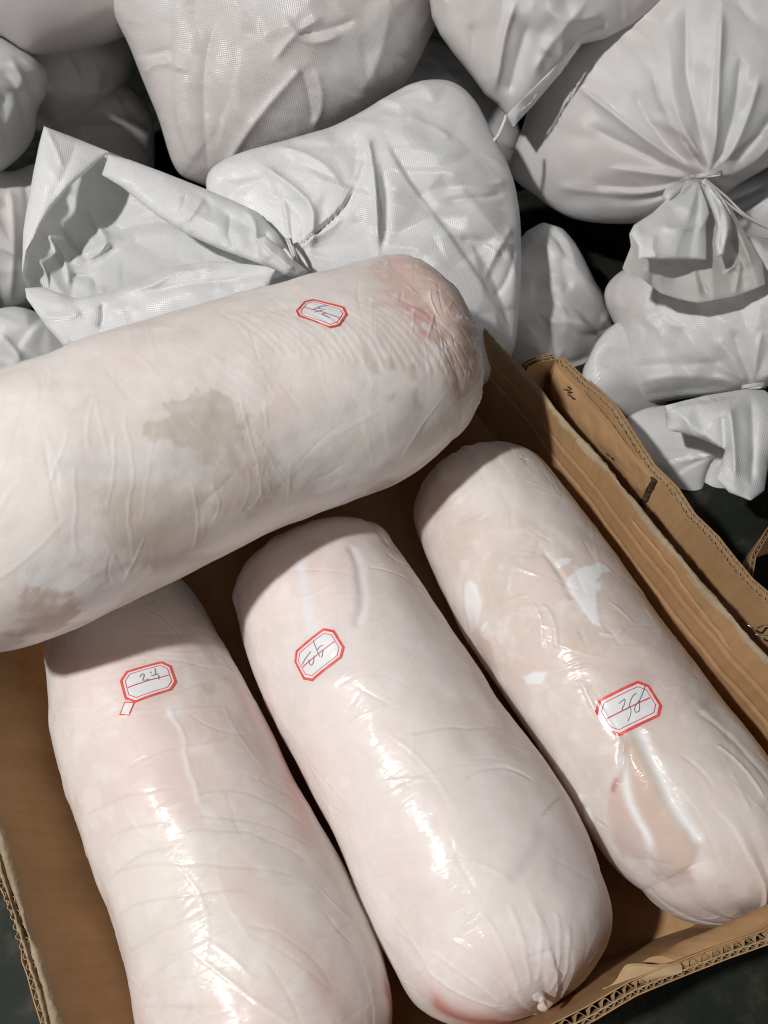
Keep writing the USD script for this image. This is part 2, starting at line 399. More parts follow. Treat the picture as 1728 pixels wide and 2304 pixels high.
def flat_on(roll, geom, off, edge=0.0016):
    """a flat shape in the unrolled surface laid on the roll as a thin sheet"""
    vs, fs, n = [], [], 0
    for g_ in getattr(geom, 'geoms', [geom]):
        if g_.is_empty: continue
        v, f = trimesh.creation.triangulate_polygon(g_.segmentize(edge), engine='earcut')
        m = trimesh.Trimesh(np.c_[v, np.zeros(len(v))], f, process=False)
        v3, f3 = trimesh.remesh.subdivide_to_size(m.vertices, m.faces, edge * 1.6)
        vs.append(v3[:, :2]); fs.append(f3 + n); n += len(v3)
    v, f = np.vstack(vs), np.vstack(fs)
    P = roll.on(v, off)
    fn = np.cross(P[f[:, 1]] - P[f[:, 0]], P[f[:, 2]] - P[f[:, 0]])
    if (fn * (EYE - P[f[:, 0]])).sum() < 0: f = f[:, ::-1]
    return P, f


def octagon(a, b, c):
    return sg.Polygon([(-a + c, -b), (a - c, -b), (a, -b + c), (a, b - c), (a - c, b), (-a + c, b), (-a, b - c), (-a, -b + c)])


def put_label(roll, parent, center, right, up, strokes, extra=None, pen=0.00024):
    """octagonal sticker; right and up: vectors from the centre to the middle of its right and upper edges, in photograph pixels"""
    c = np.array(center, float); right, up = np.array(right, float), np.array(up, float)
    q0 = roll.at([c])[0]
    J = np.stack([(roll.at([c + 25 * e])[0] - roll.at([c - 25 * e])[0]) / 50 for e in np.eye(2)], 1)    # pixel -> unrolled
    X = J @ right; a = np.linalg.norm(X); ex = X / a; ey = np.array([-ex[1], ex[0]])
    if ey @ (J @ up) < 0: ey = -ey
    b = abs(ey @ (J @ up)); b = 0.5 * b + 0.5 * a / 1.5; ch = 0.42 * b
    tr = lambda g_: shapely.transform(g_, lambda p: q0 + p[:, :1] * ex + p[:, 1:2] * ey)
    lab = obj('label', flat_on(roll, tr(octagon(a, b, ch)), 0.0004), PAPER, parent)
    o = lambda d: octagon(a - d, b - d, ch - 0.41 * d)
    obj('red_border', flat_on(roll, tr(o(0).difference(o(0.088 * a))), 0.0007), REDINK, lab)
    obj('inner_line', flat_on(roll, tr(o(0.165 * a).difference(o(0.188 * a))), 0.0007, 0.001), PINKINK, lab)
    obj('middle_line', flat_on(roll, tr(sg.box(-0.79 * a, -0.019 * a, 0.79 * a, 0.019 * a)), 0.0007, 0.001), PINKINK, lab)
    for st in strokes:
        pts = spline(st, 14) if len(st) > 2 else np.linspace(st[0], st[1], 6)
        uv = q0 + (np.asarray(pts) - c) @ J.T
        obj('pen_stroke', flat_on(roll, sg.LineString(uv).buffer(pen, quad_segs=2), 0.0010, 0.001), PENINK, lab)
    if extra is not None:
        uv = q0 + (np.asarray(extra, float) - c) @ J.T
        g_ = sg.Polygon(uv)
        tab = obj('corner_tab', flat_on(roll, g_, 0.0004), PAPER, parent)
        obj('tab_border', flat_on(roll, g_.difference(g_.buffer(-0.0007)), 0.0007, 0.001), REDINK, tab)


def crop(pts, x0, y0, k):
    return [(x0 + k * x, y0 + k * y) for x, y in pts]


def film_knot(roll, parent, px):
    """the twisted tail of the film at the end of a roll"""
    uv = roll.at([px]); p = roll.on(uv, -0.003)[0]; n = roll.on(uv, 0.007)[0] - p; n /= np.linalg.norm(n)
    n = n + 0.5 * (roll.cen[-1] - roll.cen[-9]) / np.linalg.norm(roll.cen[-1] - roll.cen[-9]); n /= np.linalg.norm(n)
    t = np.linspace(0, 1, 16)
    pts = p + np.outer(t * 0.012, n) + np.outer(0.002 * np.sin(4 * t), RT)
    rad = 0.0042 * (1 - 0.45 * smooth01(t * 2)) + 0.001 * smooth01((t - 0.6) / 0.3); rad[-1] *= 0.35; rad[-2] *= 0.8
    v, f = tube(pts, rad, 22)
    v = v + 0.003 * (np.stack([meshkit.fbm(v * 260, 3, k) for k in range(3)], -1) - 0.5)
    obj('film_knot', (v, f), MEAT, parent, col=np.tile((0.60, 0.49, 0.45), (len(v), 1)), uv=v[:, :2])


ROLLS = {}
ZR = 0.079
TAN, FROST, BLUE, BROWN, RED = (0.47, 0.40, 0.335), (0.80, 0.80, 0.81), (0.60, 0.60, 0.615), (0.50, 0.36, 0.29), (0.55, 0.19, 0.16)

# --- left roll
r1 = Roll([(118, 1500), (130, 1667), (180, 1840), (250, 2020), (296, 2187), (330, 2340)],
          [(450, 1370), (540, 1520), (630, 1690), (740, 1915), (835, 2095), (890, 2290)], (225, 1330), (680, 2560), ZR, 101)
r1.base_look(cream=(0.745, 0.685, 0.64))
c5 = lambda p: crop(p, 0, 1380, 0.4219)
r1.line(c5([(1500, 620), (1560, 900), (1640, 1150)]), (0.62, 0.38, 0.32), 0.012, 0.45)
r1.line(c5([(1280, 1420), (1560, 1750), (1900, 2200)]), (0.64, 0.42, 0.36), 0.010, 0.35)
r1.line(c5([(2060, 2020), (2120, 2200)]), RED, 0.009, 0.8)
r1.line(c5([(905, 510), (960, 640), (1010, 850), (1060, 990)]), (0.80, 0.78, 0.755), 0.0016, 0.6, lift=0.0006, wob=0.005)
r1.patch(c5([(1060, 1020), (1130, 1040), (1180, 1130), (1100, 1130)]), FROST, k=0.6)
r1.patch(c5([(870, 500), (960, 480), (1000, 520), (930, 560), (870, 540)]), FROST, k=0.5)
r1.patch(c5([(1080, 380), (1150, 370), (1170, 410), (1110, 430)]), (0.5, 0.45, 0.36), k=0.5)
for k, arc in enumerate([[(560, 1200), (700, 1150), (900, 1130)], [(560, 1440), (700, 1310), (900, 1250)], [(600, 1400), (840, 1330), (1040, 1330), (1300, 1340), (1560, 1380)],
                         [(620, 1620), (760, 1540), (1000, 1500), (1300, 1460)], [(690, 1800), (820, 1720), (1010, 1620), (1130, 1530)], [(740, 2040), (830, 1920), (960, 1830)],
                         [(1000, 1160), (1250, 1150), (1450, 1210), (1640, 1320)], [(1080, 1080), (1300, 1090), (1500, 1150), (1650, 1230)], [(1060, 950), (1250, 940), (1450, 1000), (1620, 1110)],
                         [(1340, 870), (1480, 920), (1600, 1000)], [(690, 820), (850, 740), (1060, 690), (1290, 640)], [(880, 520), (1040, 490), (1180, 480)], [(450, 1080), (640, 990), (900, 930)],
                         [(1010, 2080), (960, 2190)], [(1430, 1860), (1530, 2020), (1600, 2180)], [(1330, 1660), (1620, 1800), (1780, 2010)], [(800, 370), (1000, 270), (1180, 220)], [(780, 480), (1000, 390), (1240, 340)]]):
    r1.line(c5(arc), (0.56, 0.50, 0.44), 0.0008, 0.34, seed=60 + k, lift=-0.0003, wob=0.004)
r1.creases(46, 0.02, 0.06, 0.0010, 0.0004, ang=np.pi / 2 - 0.15, spread=0.12)
r1.creases(90, 0.012, 0.045, 0.0007, 0.00030, ang=np.pi / 2 + 0.1, spread=0.35, tint=0.02)
r1.build_surface()

# --- middle roll
r2 = Roll([(533, 1380), (562, 1500), (640, 1665), (729, 1833), (790, 1990), (880, 2165)],
          [(900, 1235), (975, 1345), (1070, 1480), (1185, 1660), (1285, 1810), (1368, 1985)], (680, 1228), (1215, 2275), ZR, 202)
r2.base_look(cream=(0.765, 0.695, 0.67), pink=(0.74, 0.615, 0.59))
c6 = lambda p: crop(p, 500, 1150, 0.5218)
r2.patch(c6([(310, 200), (340, 190), (370, 300), (395, 420), (405, 520), (370, 530), (335, 330)]), (0.74, 0.76, 0.80), k=0.6, soft=0.003)
r2.line(c6([(560, 160), (590, 260), (600, 380), (580, 480)]), (0.58, 0.585, 0.61), 0.0035, 0.45, lift=-0.0014)
r2.line(c6([(620, 220), (625, 360), (590, 500)]), (0.80, 0.78, 0.77), 0.0022, 0.5)
r2.line(c6([(330, 130), (400, 180), (390, 250)]), (0.60, 0.46, 0.38), 0.006, 0.3)
r2.line(c6([(760, 300), (830, 400), (900, 520)]), (0.57, 0.54, 0.51), 0.008, 0.3, wob=0.01)
r2.line(c6([(840, 760), (980, 900), (1080, 1000)]), (0.58, 0.545, 0.51), 0.010, 0.28, wob=0.012)
r2.line(c6([(1360, 1390), (1320, 1490), (1240, 1580)]), (0.52, 0.49, 0.49), 0.0035, 0.4)
r2.line(c6([(1440, 1245), (1400, 1280), (1375, 1315)]), (0.42, 0.33, 0.28), 0.0008, 0.6, wob=0.003)
r2.line(c6([(1080, 850), (1160, 940), (1210, 1010)]), (0.66, 0.50, 0.44), 0.011, 0.4, wob=0.01)
r2.line(c6([(930, 2140), (1020, 2190), (1140, 2205), (1300, 2195)]), (0.52, 0.14, 0.12), 0.0075, 0.9, wob=0.008)
r2.line(c6([(860, 2060), (980, 2140), (1120, 2170)]), (0.67, 0.45, 0.41), 0.009, 0.4, wob=0.008)
for k, arc in enumerate([[(1440, 1740), (1450, 1900), (1420, 2060)], [(1330, 1690), (1370, 1830), (1360, 2020)], [(1240, 1700), (1290, 1850), (1320, 2040)], [(1130, 1740), (1210, 1880), (1270, 2060)],
                         [(1000, 1850), (1130, 1960), (1230, 2090)], [(900, 1900), (1060, 2010), (1200, 2110)], [(1490, 1800), (1490, 1930), (1440, 2060)], [(880, 1980), (1020, 2080), (1180, 2140)]]):
    r2.line(c6(arc), (0.79, 0.75, 0.73), 0.0010, 0.32, seed=80 + k, lift=0.0006, wob=0.004)
for k, arc in enumerate([[(720, 180), (800, 230), (900, 250)], [(640, 240), (760, 270), (860, 320)], [(820, 960), (1000, 930), (1200, 930)], [(1060, 1150), (1200, 1110), (1320, 1160)]]):
    r2.line(c6(arc), (0.60, 0.56, 0.52), 0.0008, 0.3, seed=90 + k, lift=-0.0009)
r2.creases(80, 0.012, 0.045, 0.0007, 0.00030, ang=np.pi / 2 + 0.1, spread=0.35, tint=0.02)
r2.build_surface()

# --- right roll
r3 = Roll([(935, 1215), (1012, 1372), (1112, 1533), (1235, 1735), (1345, 1915), (1440, 2000)],
          [(1262, 1082), (1375, 1240), (1484, 1385), (1612, 1550), (1735, 1705), (1800, 1830)], (1036, 1045), (1690, 2062), ZR - 0.002, 303)
r3.base_look(cream=(0.71, 0.64, 0.595), pink=(0.66, 0.535, 0.485), grey=(0.60, 0.53, 0.47))
c7 = lambda p: crop(p, 1000, 1250, 0.4764)
r3.patch(c7([(860, 860), (920, 900), (1000, 1060), (1100, 1250), (1200, 1380), (1150, 1480), (1050, 1500), (980, 1420), (930, 1300), (880, 1150), (850, 980)]), (0.56, 0.42, 0.345), k=0.85, soft=0.004, lift=0.002)
r3.patch(c7([(790, 1120), (840, 1060), (880, 1200), (960, 1330), (970, 1440), (850, 1420), (800, 1300)]), (0.57, 0.42, 0.36), k=0.75, soft=0.004)
r3.line(c7([(850, 960), (870, 1100), (920, 1240), (970, 1340), (985, 1440)]), (0.82, 0.82, 0.825), 0.0036, 1.0, lift=-0.0014)
r3.line(c7([(925, 840), (1000, 1000), (1090, 1200), (1190, 1330)]), (0.82, 0.82, 0.825), 0.0036, 1.0, lift=-0.0014)
r3.line(c7([(850, 860), (850, 970), (830, 1060)]), (0.45, 0.40, 0.36), 0.0015, 0.6, lift=-0.002)
r3.line(c7([(815, 1065), (805, 1105)]), (0.40, 0.13, 0.10), 0.0020, 0.75, wob=0.003)
r3.patch(c7([(1040, 1510), (1120, 1480), (1200, 1500), (1170, 1550), (1080, 1560)]), (0.47, 0.33, 0.28), k=0.8, soft=0.003, wob=0.012)
r3.patch(c7([(1300, 1420), (1528, 1380), (1528, 1560), (1360, 1500)]), (0.55, 0.43, 0.37), k=0.5, soft=0.01, wob=0.02)
r3.line(c7([(850, 1330), (960, 1430), (1060, 1510), (1180, 1570), (1290, 1600)]), (0.50, 0.43, 0.41), 0.010, 0.7, wob=0.012, scale=140)
r3.line(c7([(760, 1300), (900, 1480), (1040, 1590)]), (0.70, 0.68, 0.68), 0.002, 0.6, wob=0.01, scale=160)
r3.patch(c7([(1000, 1560), (1150, 1560), (1330, 1520), (1528, 1480), (1528, 1600), (1300, 1660), (1120, 1650)]), (0.62, 0.50, 0.46), k=0.6, soft=0.01, wob=0.02, breakup=2.0)
r3.patch(c7([(980, 1460), (1030, 1500), (1020, 1520), (985, 1490)]), (0.42, 0.36, 0.34), k=0.6)
for k, pl in enumerate([[(580, 110), (640, 60), (740, 35), (795, 70), (740, 80), (708, 130), (718, 230), (742, 335), (700, 320), (650, 260), (620, 200), (578, 165)],
                        [(515, 35), (550, 15), (605, 18), (590, 45), (540, 55)], [(105, 140), (130, 118), (160, 140), (182, 210), (172, 330), (132, 360), (105, 230)],
                        [(385, 565), (440, 543), (497, 553), (470, 602), (402, 606)], [(665, 1195), (690, 1185), (712, 1240), (700, 1280), (672, 1260)], [(440, 890), (460, 885), (465, 930), (448, 945)],
                        [(195, 310), (210, 310), (195, 360), (175, 355)], [(720, 130), (745, 130), (735, 160), (715, 155)], [(640, 1120), (665, 1130), (670, 1165), (645, 1160)]]):
    r3.patch(c7(pl), FROST, soft=0.0012, k=0.95, wob=0.004, seed=30 + k, lift=0.0006)
for k, pl in enumerate([[(160, 370), (230, 420), (260, 520), (210, 500), (170, 420)], [(1200, 660), (1240, 665), (1245, 720), (1205, 715)]]):
    r3.patch(c7(pl), (0.52, 0.38, 0.33), k=0.6, wob=0.012, seed=40 + k, soft=0.003)
r3.line(c7([(1210, 740), (1330, 830), (1440, 950), (1530, 1060)]), FROST, 0.0030, 0.55, lift=-0.0008, wob=0.005)
r3.line(c7([(150, 350), (230, 520), (340, 740), (480, 960), (640, 1220), (720, 1320)]), (0.52, 0.40, 0.36), 0.012, 0.5, wob=0.02, scale=110)
r3.patch(c7([(600, 380), (760, 400), (840, 520), (900, 600), (820, 640), (700, 560), (610, 480)]), (0.63, 0.52, 0.46), k=0.5, soft=0.012, wob=0.02)
r3.patch(c7([(930, 900), (1060, 980), (1180, 1160), (1250, 1300), (1180, 1240), (1060, 1100)]), (0.74, 0.69, 0.66), k=0.5, soft=0.008, wob=0.015)
r3.line(c7([(880, 540), (920, 560)]), (0.5, 0.38, 0.34), 0.008, 0.4, wob=0.01)
r3.line(c7([(480, 0), (560, 110), (600, 200)]), (0.60, 0.54, 0.48), 0.002, 0.5, lift=-0.0015)
r3.patch(c7([(-170, -400), (-60, -520), (80, -530), (260, -300), (320, -200), (200, -200), (60, -330)]), (0.76, 0.745, 0.735), k=0.55, soft=0.012, wob=0.02)
for k, arc in enumerate([[(420, 230), (460, 320), (470, 440)], [(470, 240), (520, 330), (530, 430)], [(650, 600), (690, 680), (720, 750)], [(740, 370), (800, 380), (840, 350)], [(1300, 900), (1420, 1010), (1500, 1130)]]):
    r3.line(c7(arc), (0.79, 0.77, 0.75), 0.0010, 0.35, seed=70 + k, lift=0.0011)
r3.creases(60, 0.006, 0.018, 0.0009, 0.0007)
r3.creases(90, 0.012, 0.045, 0.0007, 0.00030, ang=np.pi / 2 + 0.1, spread=0.35, tint=0.02)
r3.build_surface()

# --- top roll, lying across the others
r4 = Roll([(-110, 880), (60, 802), (260, 731), (470, 675), (680, 617), (850, 580)],
          [(105, 1448), (290, 1368), (470, 1280), (662, 1182), (840, 1122), (965, 1020)], (-330, 1260), (1054, 754), [0.243, 0.237, 0.229, 0.221, 0.213, 0.206], 404)
r4.base_look(cream=(0.745, 0.695, 0.665), pink=(0.71, 0.61, 0.58), grey=(0.67, 0.63, 0.60))
c3 = lambda p: crop(p, 0, 560, 0.6944)
r4.patch(c3([(900, 560), (1100, 520), (1300, 480), (1450, 500), (1420, 640), (1300, 760), (1100, 800), (900, 760)]), (0.60, 0.565, 0.53), k=0.55, soft=0.02, wob=0.03)
r4.patch(c3([(470, 560), (540, 520), (640, 475), (740, 460), (780, 540), (822, 565), (780, 620), (830, 690), (800, 745), (700, 690), (600, 655), (520, 640), (480, 600)]), (0.53, 0.475, 0.42), k=0.75, soft=0.002, wob=0.028, scale=120, breakup=1.4)
r4.patch(c3([(470, 560), (560, 515), (700, 520), (760, 560), (700, 600), (560, 610)]), (0.50, 0.44, 0.37), k=0.4, soft=0.012, wob=0.02)
r4.patch(c3([(320, 780), (500, 740), (640, 800), (665, 900), (640, 1010), (560, 1050), (440, 1010), (330, 930)]), TAN, k=0.6, soft=0.012, wob=0.03)
r4.patch(c3([(30, 1250), (60, 1150), (90, 1085), (140, 1070), (200, 1110), (270, 1125), (235, 1200), (100, 1240)]), (0.53, 0.42, 0.36), k=0.8, soft=0.0025, wob=0.028, scale=120, breakup=1.4)
r4.patch(c3([(60, 1055), (200, 1035), (330, 1070), (480, 1025), (490, 1060), (420, 1110), (310, 1190), (240, 1205), (265, 1130), (200, 1110), (80, 1085)]), (0.79, 0.775, 0.765), k=0.85, soft=0.002, wob=0.016, scale=150)
r4.patch(c3([(20, 1300), (100, 1240), (180, 1230), (120, 1290), (40, 1330)]), (0.74, 0.72, 0.70), k=0.6, wob=0.01)
r4.line(c3([(180, 700), (400, 705), (560, 692), (700, 745), (800, 785)]), BLUE, 0.005, 0.5)
r4.line(c3([(430, 655), (560, 660), (680, 690)]), BLUE, 0.004, 0.5)
r4.patch(c3([(715, 640), (735, 650), (735, 690), (712, 680)]), FROST, k=0.6)
r4.patch(c3([(750, 640), (780, 625), (810, 690), (790, 705)]), FROST, k=0.5)
r4.patch(c3([(1180, 800), (1210, 760), (1260, 745), (1320, 760), (1290, 790), (1220, 815)]), BROWN, k=0.55, wob=0.014, soft=0.004)
r4.line(c3([(1220, 170), (1300, 180), (1400, 230), (1450, 290)]), (0.60, 0.31, 0.27), 0.004, 0.42, wob=0.012)
r4.line(c3([(1290, 40), (1400, 70), (1490, 160)]), (0.68, 0.45, 0.36), 0.016, 0.45, wob=0.03)
r4.line(c3([(1470, 290), (1500, 330), (1530, 380)]), (0.56, 0.40, 0.33), 0.012, 0.4, wob=0.02)
for k, pl in enumerate([[(1170, 300), (1200, 330), (1240, 400), (1215, 400)], [(1230, 345), (1270, 350), (1280, 390), (1250, 395)], [(1320, 370), (1345, 365), (1350, 420), (1325, 425)], [(1340, 470), (1360, 450), (1370, 520), (1345, 530)], [(1250, 470), (1275, 460), (1280, 490), (1255, 495)]]):
    r4.patch(c3(pl), (0.47, 0.41, 0.35), k=0.55, soft=0.002, wob=0.008, seed=20 + k)
for k, pl in enumerate([[(640, 640), (820, 640), (900, 760), (840, 860), (700, 860), (640, 760)], [(900, 600), (1100, 560), (1150, 700), (1020, 780), (900, 720)], [(1000, 780), (1180, 700), (1260, 640), (1240, 760), (1100, 850)], [(380, 850), (520, 880), (560, 960), (470, 980)], [(140, 960), (330, 960), (420, 1010), (300, 1040), (160, 1020)]]):
    r4.patch(c3(pl), (0.745, 0.73, 0.72) if k in (1, 2, 4) else (0.55, 0.47, 0.41), k=0.55, soft=0.006, wob=0.03, seed=200 + k, breakup=2.2)
r4.patch(c3([(1180, 60), (1300, 20), (1420, 40), (1520, 140), (1560, 260), (1550, 420), (1480, 380), (1440, 260), (1330, 180), (1220, 150)]), (0.67, 0.43, 0.35), k=0.65, soft=0.012, wob=0.03, breakup=3.0)
r4.patch(c3([(1300, 160), (1400, 200), (1440, 290), (1380, 300), (1300, 230)]), (0.58, 0.27, 0.24), k=0.6, soft=0.006, wob=0.03, scale=160, breakup=4.0)
r4.patch(c3([(1420, 280), (1540, 280), (1550, 420), (1500, 520), (1430, 440)]), (0.52, 0.39, 0.32), k=0.65, soft=0.006, wob=0.03, breakup=3.0)
# fine parallel wrinkles on the upper back, long stretched film folds in front
for k in range(22):
    x = 760 + 27 * k
    r4.line(c3([(x - 60, 160 - 4 * k * 0.6 + 40), (x + 60, 255 - 2 * k), (x + 140 + 3 * k, 330 + 4 * k)]), (0.60, 0.55, 0.50), 0.0010, 0.22, seed=100 + k, lift=-0.0005, wob=0.005)
for k, arc in enumerate([[(690, 350), (830, 470), (1000, 590), (1120, 700)], [(560, 300), (700, 350), (860, 460)], [(780, 470), (820, 640), (850, 800)], [(830, 600), (900, 720), (960, 800)],
                         [(210, 600), (180, 700), (160, 760)], [(240, 720), (240, 900), (250, 990)], [(370, 600), (365, 700), (345, 840)], [(405, 560), (430, 720), (420, 860), (430, 990)], [(625, 760), (640, 880), (625, 970)],
                         [(850, 810), (830, 900), (780, 960)], [(470, 940), (440, 1010), (400, 1080)], [(690, 760), (710, 830), (690, 880)], [(300, 480), (280, 560), (285, 640)], [(860, 500), (870, 580)], [(1130, 250), (1180, 340), (1210, 440)]]):
    r4.line(c3(arc), (0.76, 0.73, 0.70), 0.0008, 0.30, seed=130 + k, lift=0.00028, wob=0.005)
r4.creases(110, 0.006, 0.026, 0.0008, 0.0008, region=(r4.len * 0.78, r4.len * 0.98, -0.09, 0.10))
r4.creases(110, 0.012, 0.045, 0.0007, 0.00030, ang=np.pi / 2 + 0.1, spread=0.35, tint=0.02)
r4.build_surface()

c1 = lambda p: crop(p, 640, 640, 0.09644); c2 = lambda p: crop(p, 640, 1390, 0.09644); cL = lambda p: crop(p, 250, 1460, 0.10247); cR = lambda p: crop(p, 1330, 1520, 0.10247)
v_ = lambda a, b: (b[0] - a[0], b[1] - a[1])
for rl, name_label, lab in (
    (r1, 'pale roll of frozen meat at left, its red label has small corner tab',
     dict(center=cL([(815, 685)])[0], right=v_(cL([(815, 685)])[0], cL([(1395, 490)])[0]), up=v_(cL([(815, 685)])[0], cL([(700, 335)])[0]),
          strokes=[cL([(625, 610), (690, 540), (715, 560), (680, 690), (740, 685), (820, 655)]), cL([(950, 410), (965, 470), (960, 540)]), cL([(870, 585), (960, 550), (1035, 520)]), cL([(1030, 560), (1045, 600), (1040, 650)]), cL([(860, 490), (865, 520)])],
          extra=cL([(285, 1120), (510, 1140), (385, 1390), (150, 1365)]))),
    (r2, 'middle roll of frozen meat in film, reddish lower end with twisted film knot',
     dict(center=c2([(770, 850)])[0], right=v_(c2([(770, 850)])[0], c2([(1245, 455)])[0]), up=v_(c2([(770, 850)])[0], c2([(540, 500)])[0]),
          strokes=[c2([(680, 540), (770, 780), (820, 900)]), c2([(900, 635), (850, 650), (780, 740)]), c2([(895, 730), (890, 830), (860, 915)]), c2([(610, 790), (500, 930), (390, 1100)]), c2([(560, 985), (575, 1060), (615, 1115), (660, 1070), (690, 890)])])),
    (r3, 'right roll of frozen meat beside box side, with white frost spots and gash',
     dict(center=cR([(825, 710)])[0], right=v_(cR([(825, 710)])[0], cR([(1420, 410)])[0]), up=v_(cR([(825, 710)])[0], cR([(600, 330)])[0]),
          strokes=[cR([(615, 620), (690, 560), (750, 520), (745, 600), (690, 720), (680, 770), (740, 760), (830, 690)]), cR([(990, 395), (930, 440), (860, 580), (835, 670), (870, 740), (860, 860), (795, 995)]),
                   cR([(1205, 180), (1150, 330), (1060, 540), (960, 680), (940, 770), (990, 825), (1050, 760), (1060, 560)])])),
    (r4, 'big roll of frozen meat lying across the others, tan patches under wrinkled film',
     dict(center=c1([(865, 600)])[0], right=v_(c1([(865, 600)])[0], c1([(1375, 800)])[0]), up=v_(c1([(865, 600)])[0], c1([(1085, 385)])[0]),
          strokes=[c1([(1000, 430), (880, 455), (770, 490), (670, 535)]), c1([(760, 490), (850, 525), (930, 555)]), c1([(710, 605), (790, 585), (870, 570)]), c1([(960, 640), (875, 680), (950, 720), (1045, 755)])]))):
    base = rl.cen.mean(0).copy(); base[2] = rl.P[..., 2].min()
    t = thing('meat_roll', name_label, 'meat roll', base, 'frozen meat rolls in the box')
    v, f = rl.mesh()
    obj('wrapped_meat', (v, f), MEAT, t, col=rl.col.reshape(-1, 3), uv=rl.uv.reshape(-1, 2))
    put_label(rl, t, **lab)
    if rl is r2: film_knot(rl, t, (1208, 2240))


# ------------------------------------------------------------------ cardboard boxes (double-wall board: liners and flutes are real)
def resample(p, n):
    p = np.asarray(p, float); t = np.concatenate([[0], np.cumsum(np.linalg.norm(np.diff(p, axis=0), axis=1))])
    return np.stack([np.interp(np.linspace(0, t[-1], n), t, c) for c in p.T], 1)


def slab(top, bot, nrm, o0, o1, nh=10, warp=None, rag=None, seed=0, along=None):
    """sheet between two rails, from offset o0 to o1 along nrm; warp(u, v) pushes it; rag lowers its top edge unevenly"""
    n = len(top); v = np.linspace(0, 1, nh)
    s = np.concatenate([[0], np.cumsum(np.linalg.norm(np.diff(top, axis=0), axis=1))]); hgt = np.linalg.norm(bot - top, axis=1).mean()
    if along is not None: s = along
    if rag is not None: top = top + (bot - top) / np.linalg.norm(bot - top, axis=1, keepdims=True) * rag[:, None]
    G = top[:, None] + (bot - top)[:, None] * v[None, :, None]
    wv = warp(s[:, None], (v * hgt)[None, :]) if warp else np.zeros((n, nh))
    A = G + nrm[:, None] * (o0 + wv)[..., None]; B = G + nrm[:, None] * (o1 + wv)[..., None]
    uvg = np.stack([np.broadcast_to(s[:, None], (n, nh)), np.broadcast_to((v * hgt)[None], (n, nh))], -1).reshape(-1, 2)
    i, j = np.meshgrid(np.arange(n - 1), np.arange(nh - 1), indexing='ij'); q = np.stack([i * nh + j, (i + 1) * nh + j, (i + 1) * nh + j + 1, i * nh + j + 1], -1).reshape(-1, 4)
    N = n * nh; f = [q[:, ::-1], q + N]
    for e in (np.arange(n) * nh, np.arange(n) * nh + nh - 1, np.arange(nh), (n - 1) * nh + np.arange(nh)):
        f.append(np.stack([e[:-1], e[1:], e[1:] + N, e[:-1] + N], -1))
    return np.vstack([A.reshape(-1, 3), B.reshape(-1, 3)]), np.vstack(f), np.vstack([uvg, uvg])


def outward(top, side):
    t = np.gradient(top, axis=0); n = np.cross(t, [0, 0, 1.0]); n /= np.linalg.norm(n, axis=1, keepdims=True)
    return n * side


def board(parent, name, top, bot, side, layers=((0.0, 0.0042), (0.0042, 0.0072)), pitch=(0.0085, 0.0065), flutes=True, warp=None, rag_in=0.0, rag_out=0.0, seed=0, nh=14, lean=None, label=None, inner=None):
    """wall of the box: inner liner (the part itself), with middle and outer liners and the fluting between as its sub-parts"""
    rng = np.random.default_rng(seed)
    top, bot = resample(top, 120), resample(bot, 120)
    nrm = outward(top, side); nrm = gaussian_filter1d(nrm, 6, axis=0, mode='nearest')
    rg = lambda a, k: a * np.abs(gaussian_filter1d(rng.normal(0, 1, 120), k) * 3) if a else None
    v, f, uv = slab(top, bot, nrm, -0.0006, 0.0, nh, warp, rg(rag_in, 2))
    p = obj(name, (v, f), inner or LINER, parent, uv=uv, smooth=False, label=label)
    w0 = (lambda s, h: warp(s, h) ) if warp else None
    ends = [l[1] for l in layers]
    for k, e in enumerate(ends):
        v, f, uv = slab(top, bot, nrm, e - 0.0003, e + 0.0003, nh, w0, rg(rag_out, 2) if k == len(ends) - 1 else rg(rag_out, 3))
        obj('outer_liner' if k == len(ends) - 1 else 'middle_liner', (v, f), PALE if k < len(ends) - 1 else LINER, p, uv=uv, smooth=False)
    L = np.linalg.norm(np.diff(top, axis=0), axis=1).sum()
    for (a, b), pt in zip(layers, pitch):
        n = int(L / pt * 8) + 1
        t2, b2, n2 = resample(top, n), resample(bot, n), None
        n2 = np.stack([np.interp(np.linspace(0, 1, n), np.linspace(0, 1, 120), c) for c in nrm.T], 1)
        s = np.linspace(0, L, n); ph = s / pt + 0.5 * gaussian_filter1d(rng.normal(0, 1, n), 14) * 3
        z = 0.5 + 0.5 * np.clip(1.25 * np.sin(2 * np.pi * ph), -1, 1)
        z = z * (1 - 0.0) ; o = a + 0.0008 + (b - a - 0.0012) * z
        dn = (b2 - t2) / np.linalg.norm(b2 - t2, axis=1, keepdims=True); t2 = t2 + dn * (0.0006 + 0.0012 * np.abs(gaussian_filter1d(rng.normal(0, 1, n), 12)) * 4)[:, None]
        b2 = t2 + (b2 - t2) * min(1.0, 0.02 / np.linalg.norm(b2 - t2, axis=1).mean())
        v, f, uv = slab(t2 + n2 * o[:, None], b2 + n2 * o[:, None], n2, -0.0002, 0.0002, 5, (lambda s, h: warp(s, h)) if warp else None, along=s)
        obj('fluting', (v, f), PALE, p, uv=uv, smooth=False)
    return p, top, bot, nrm


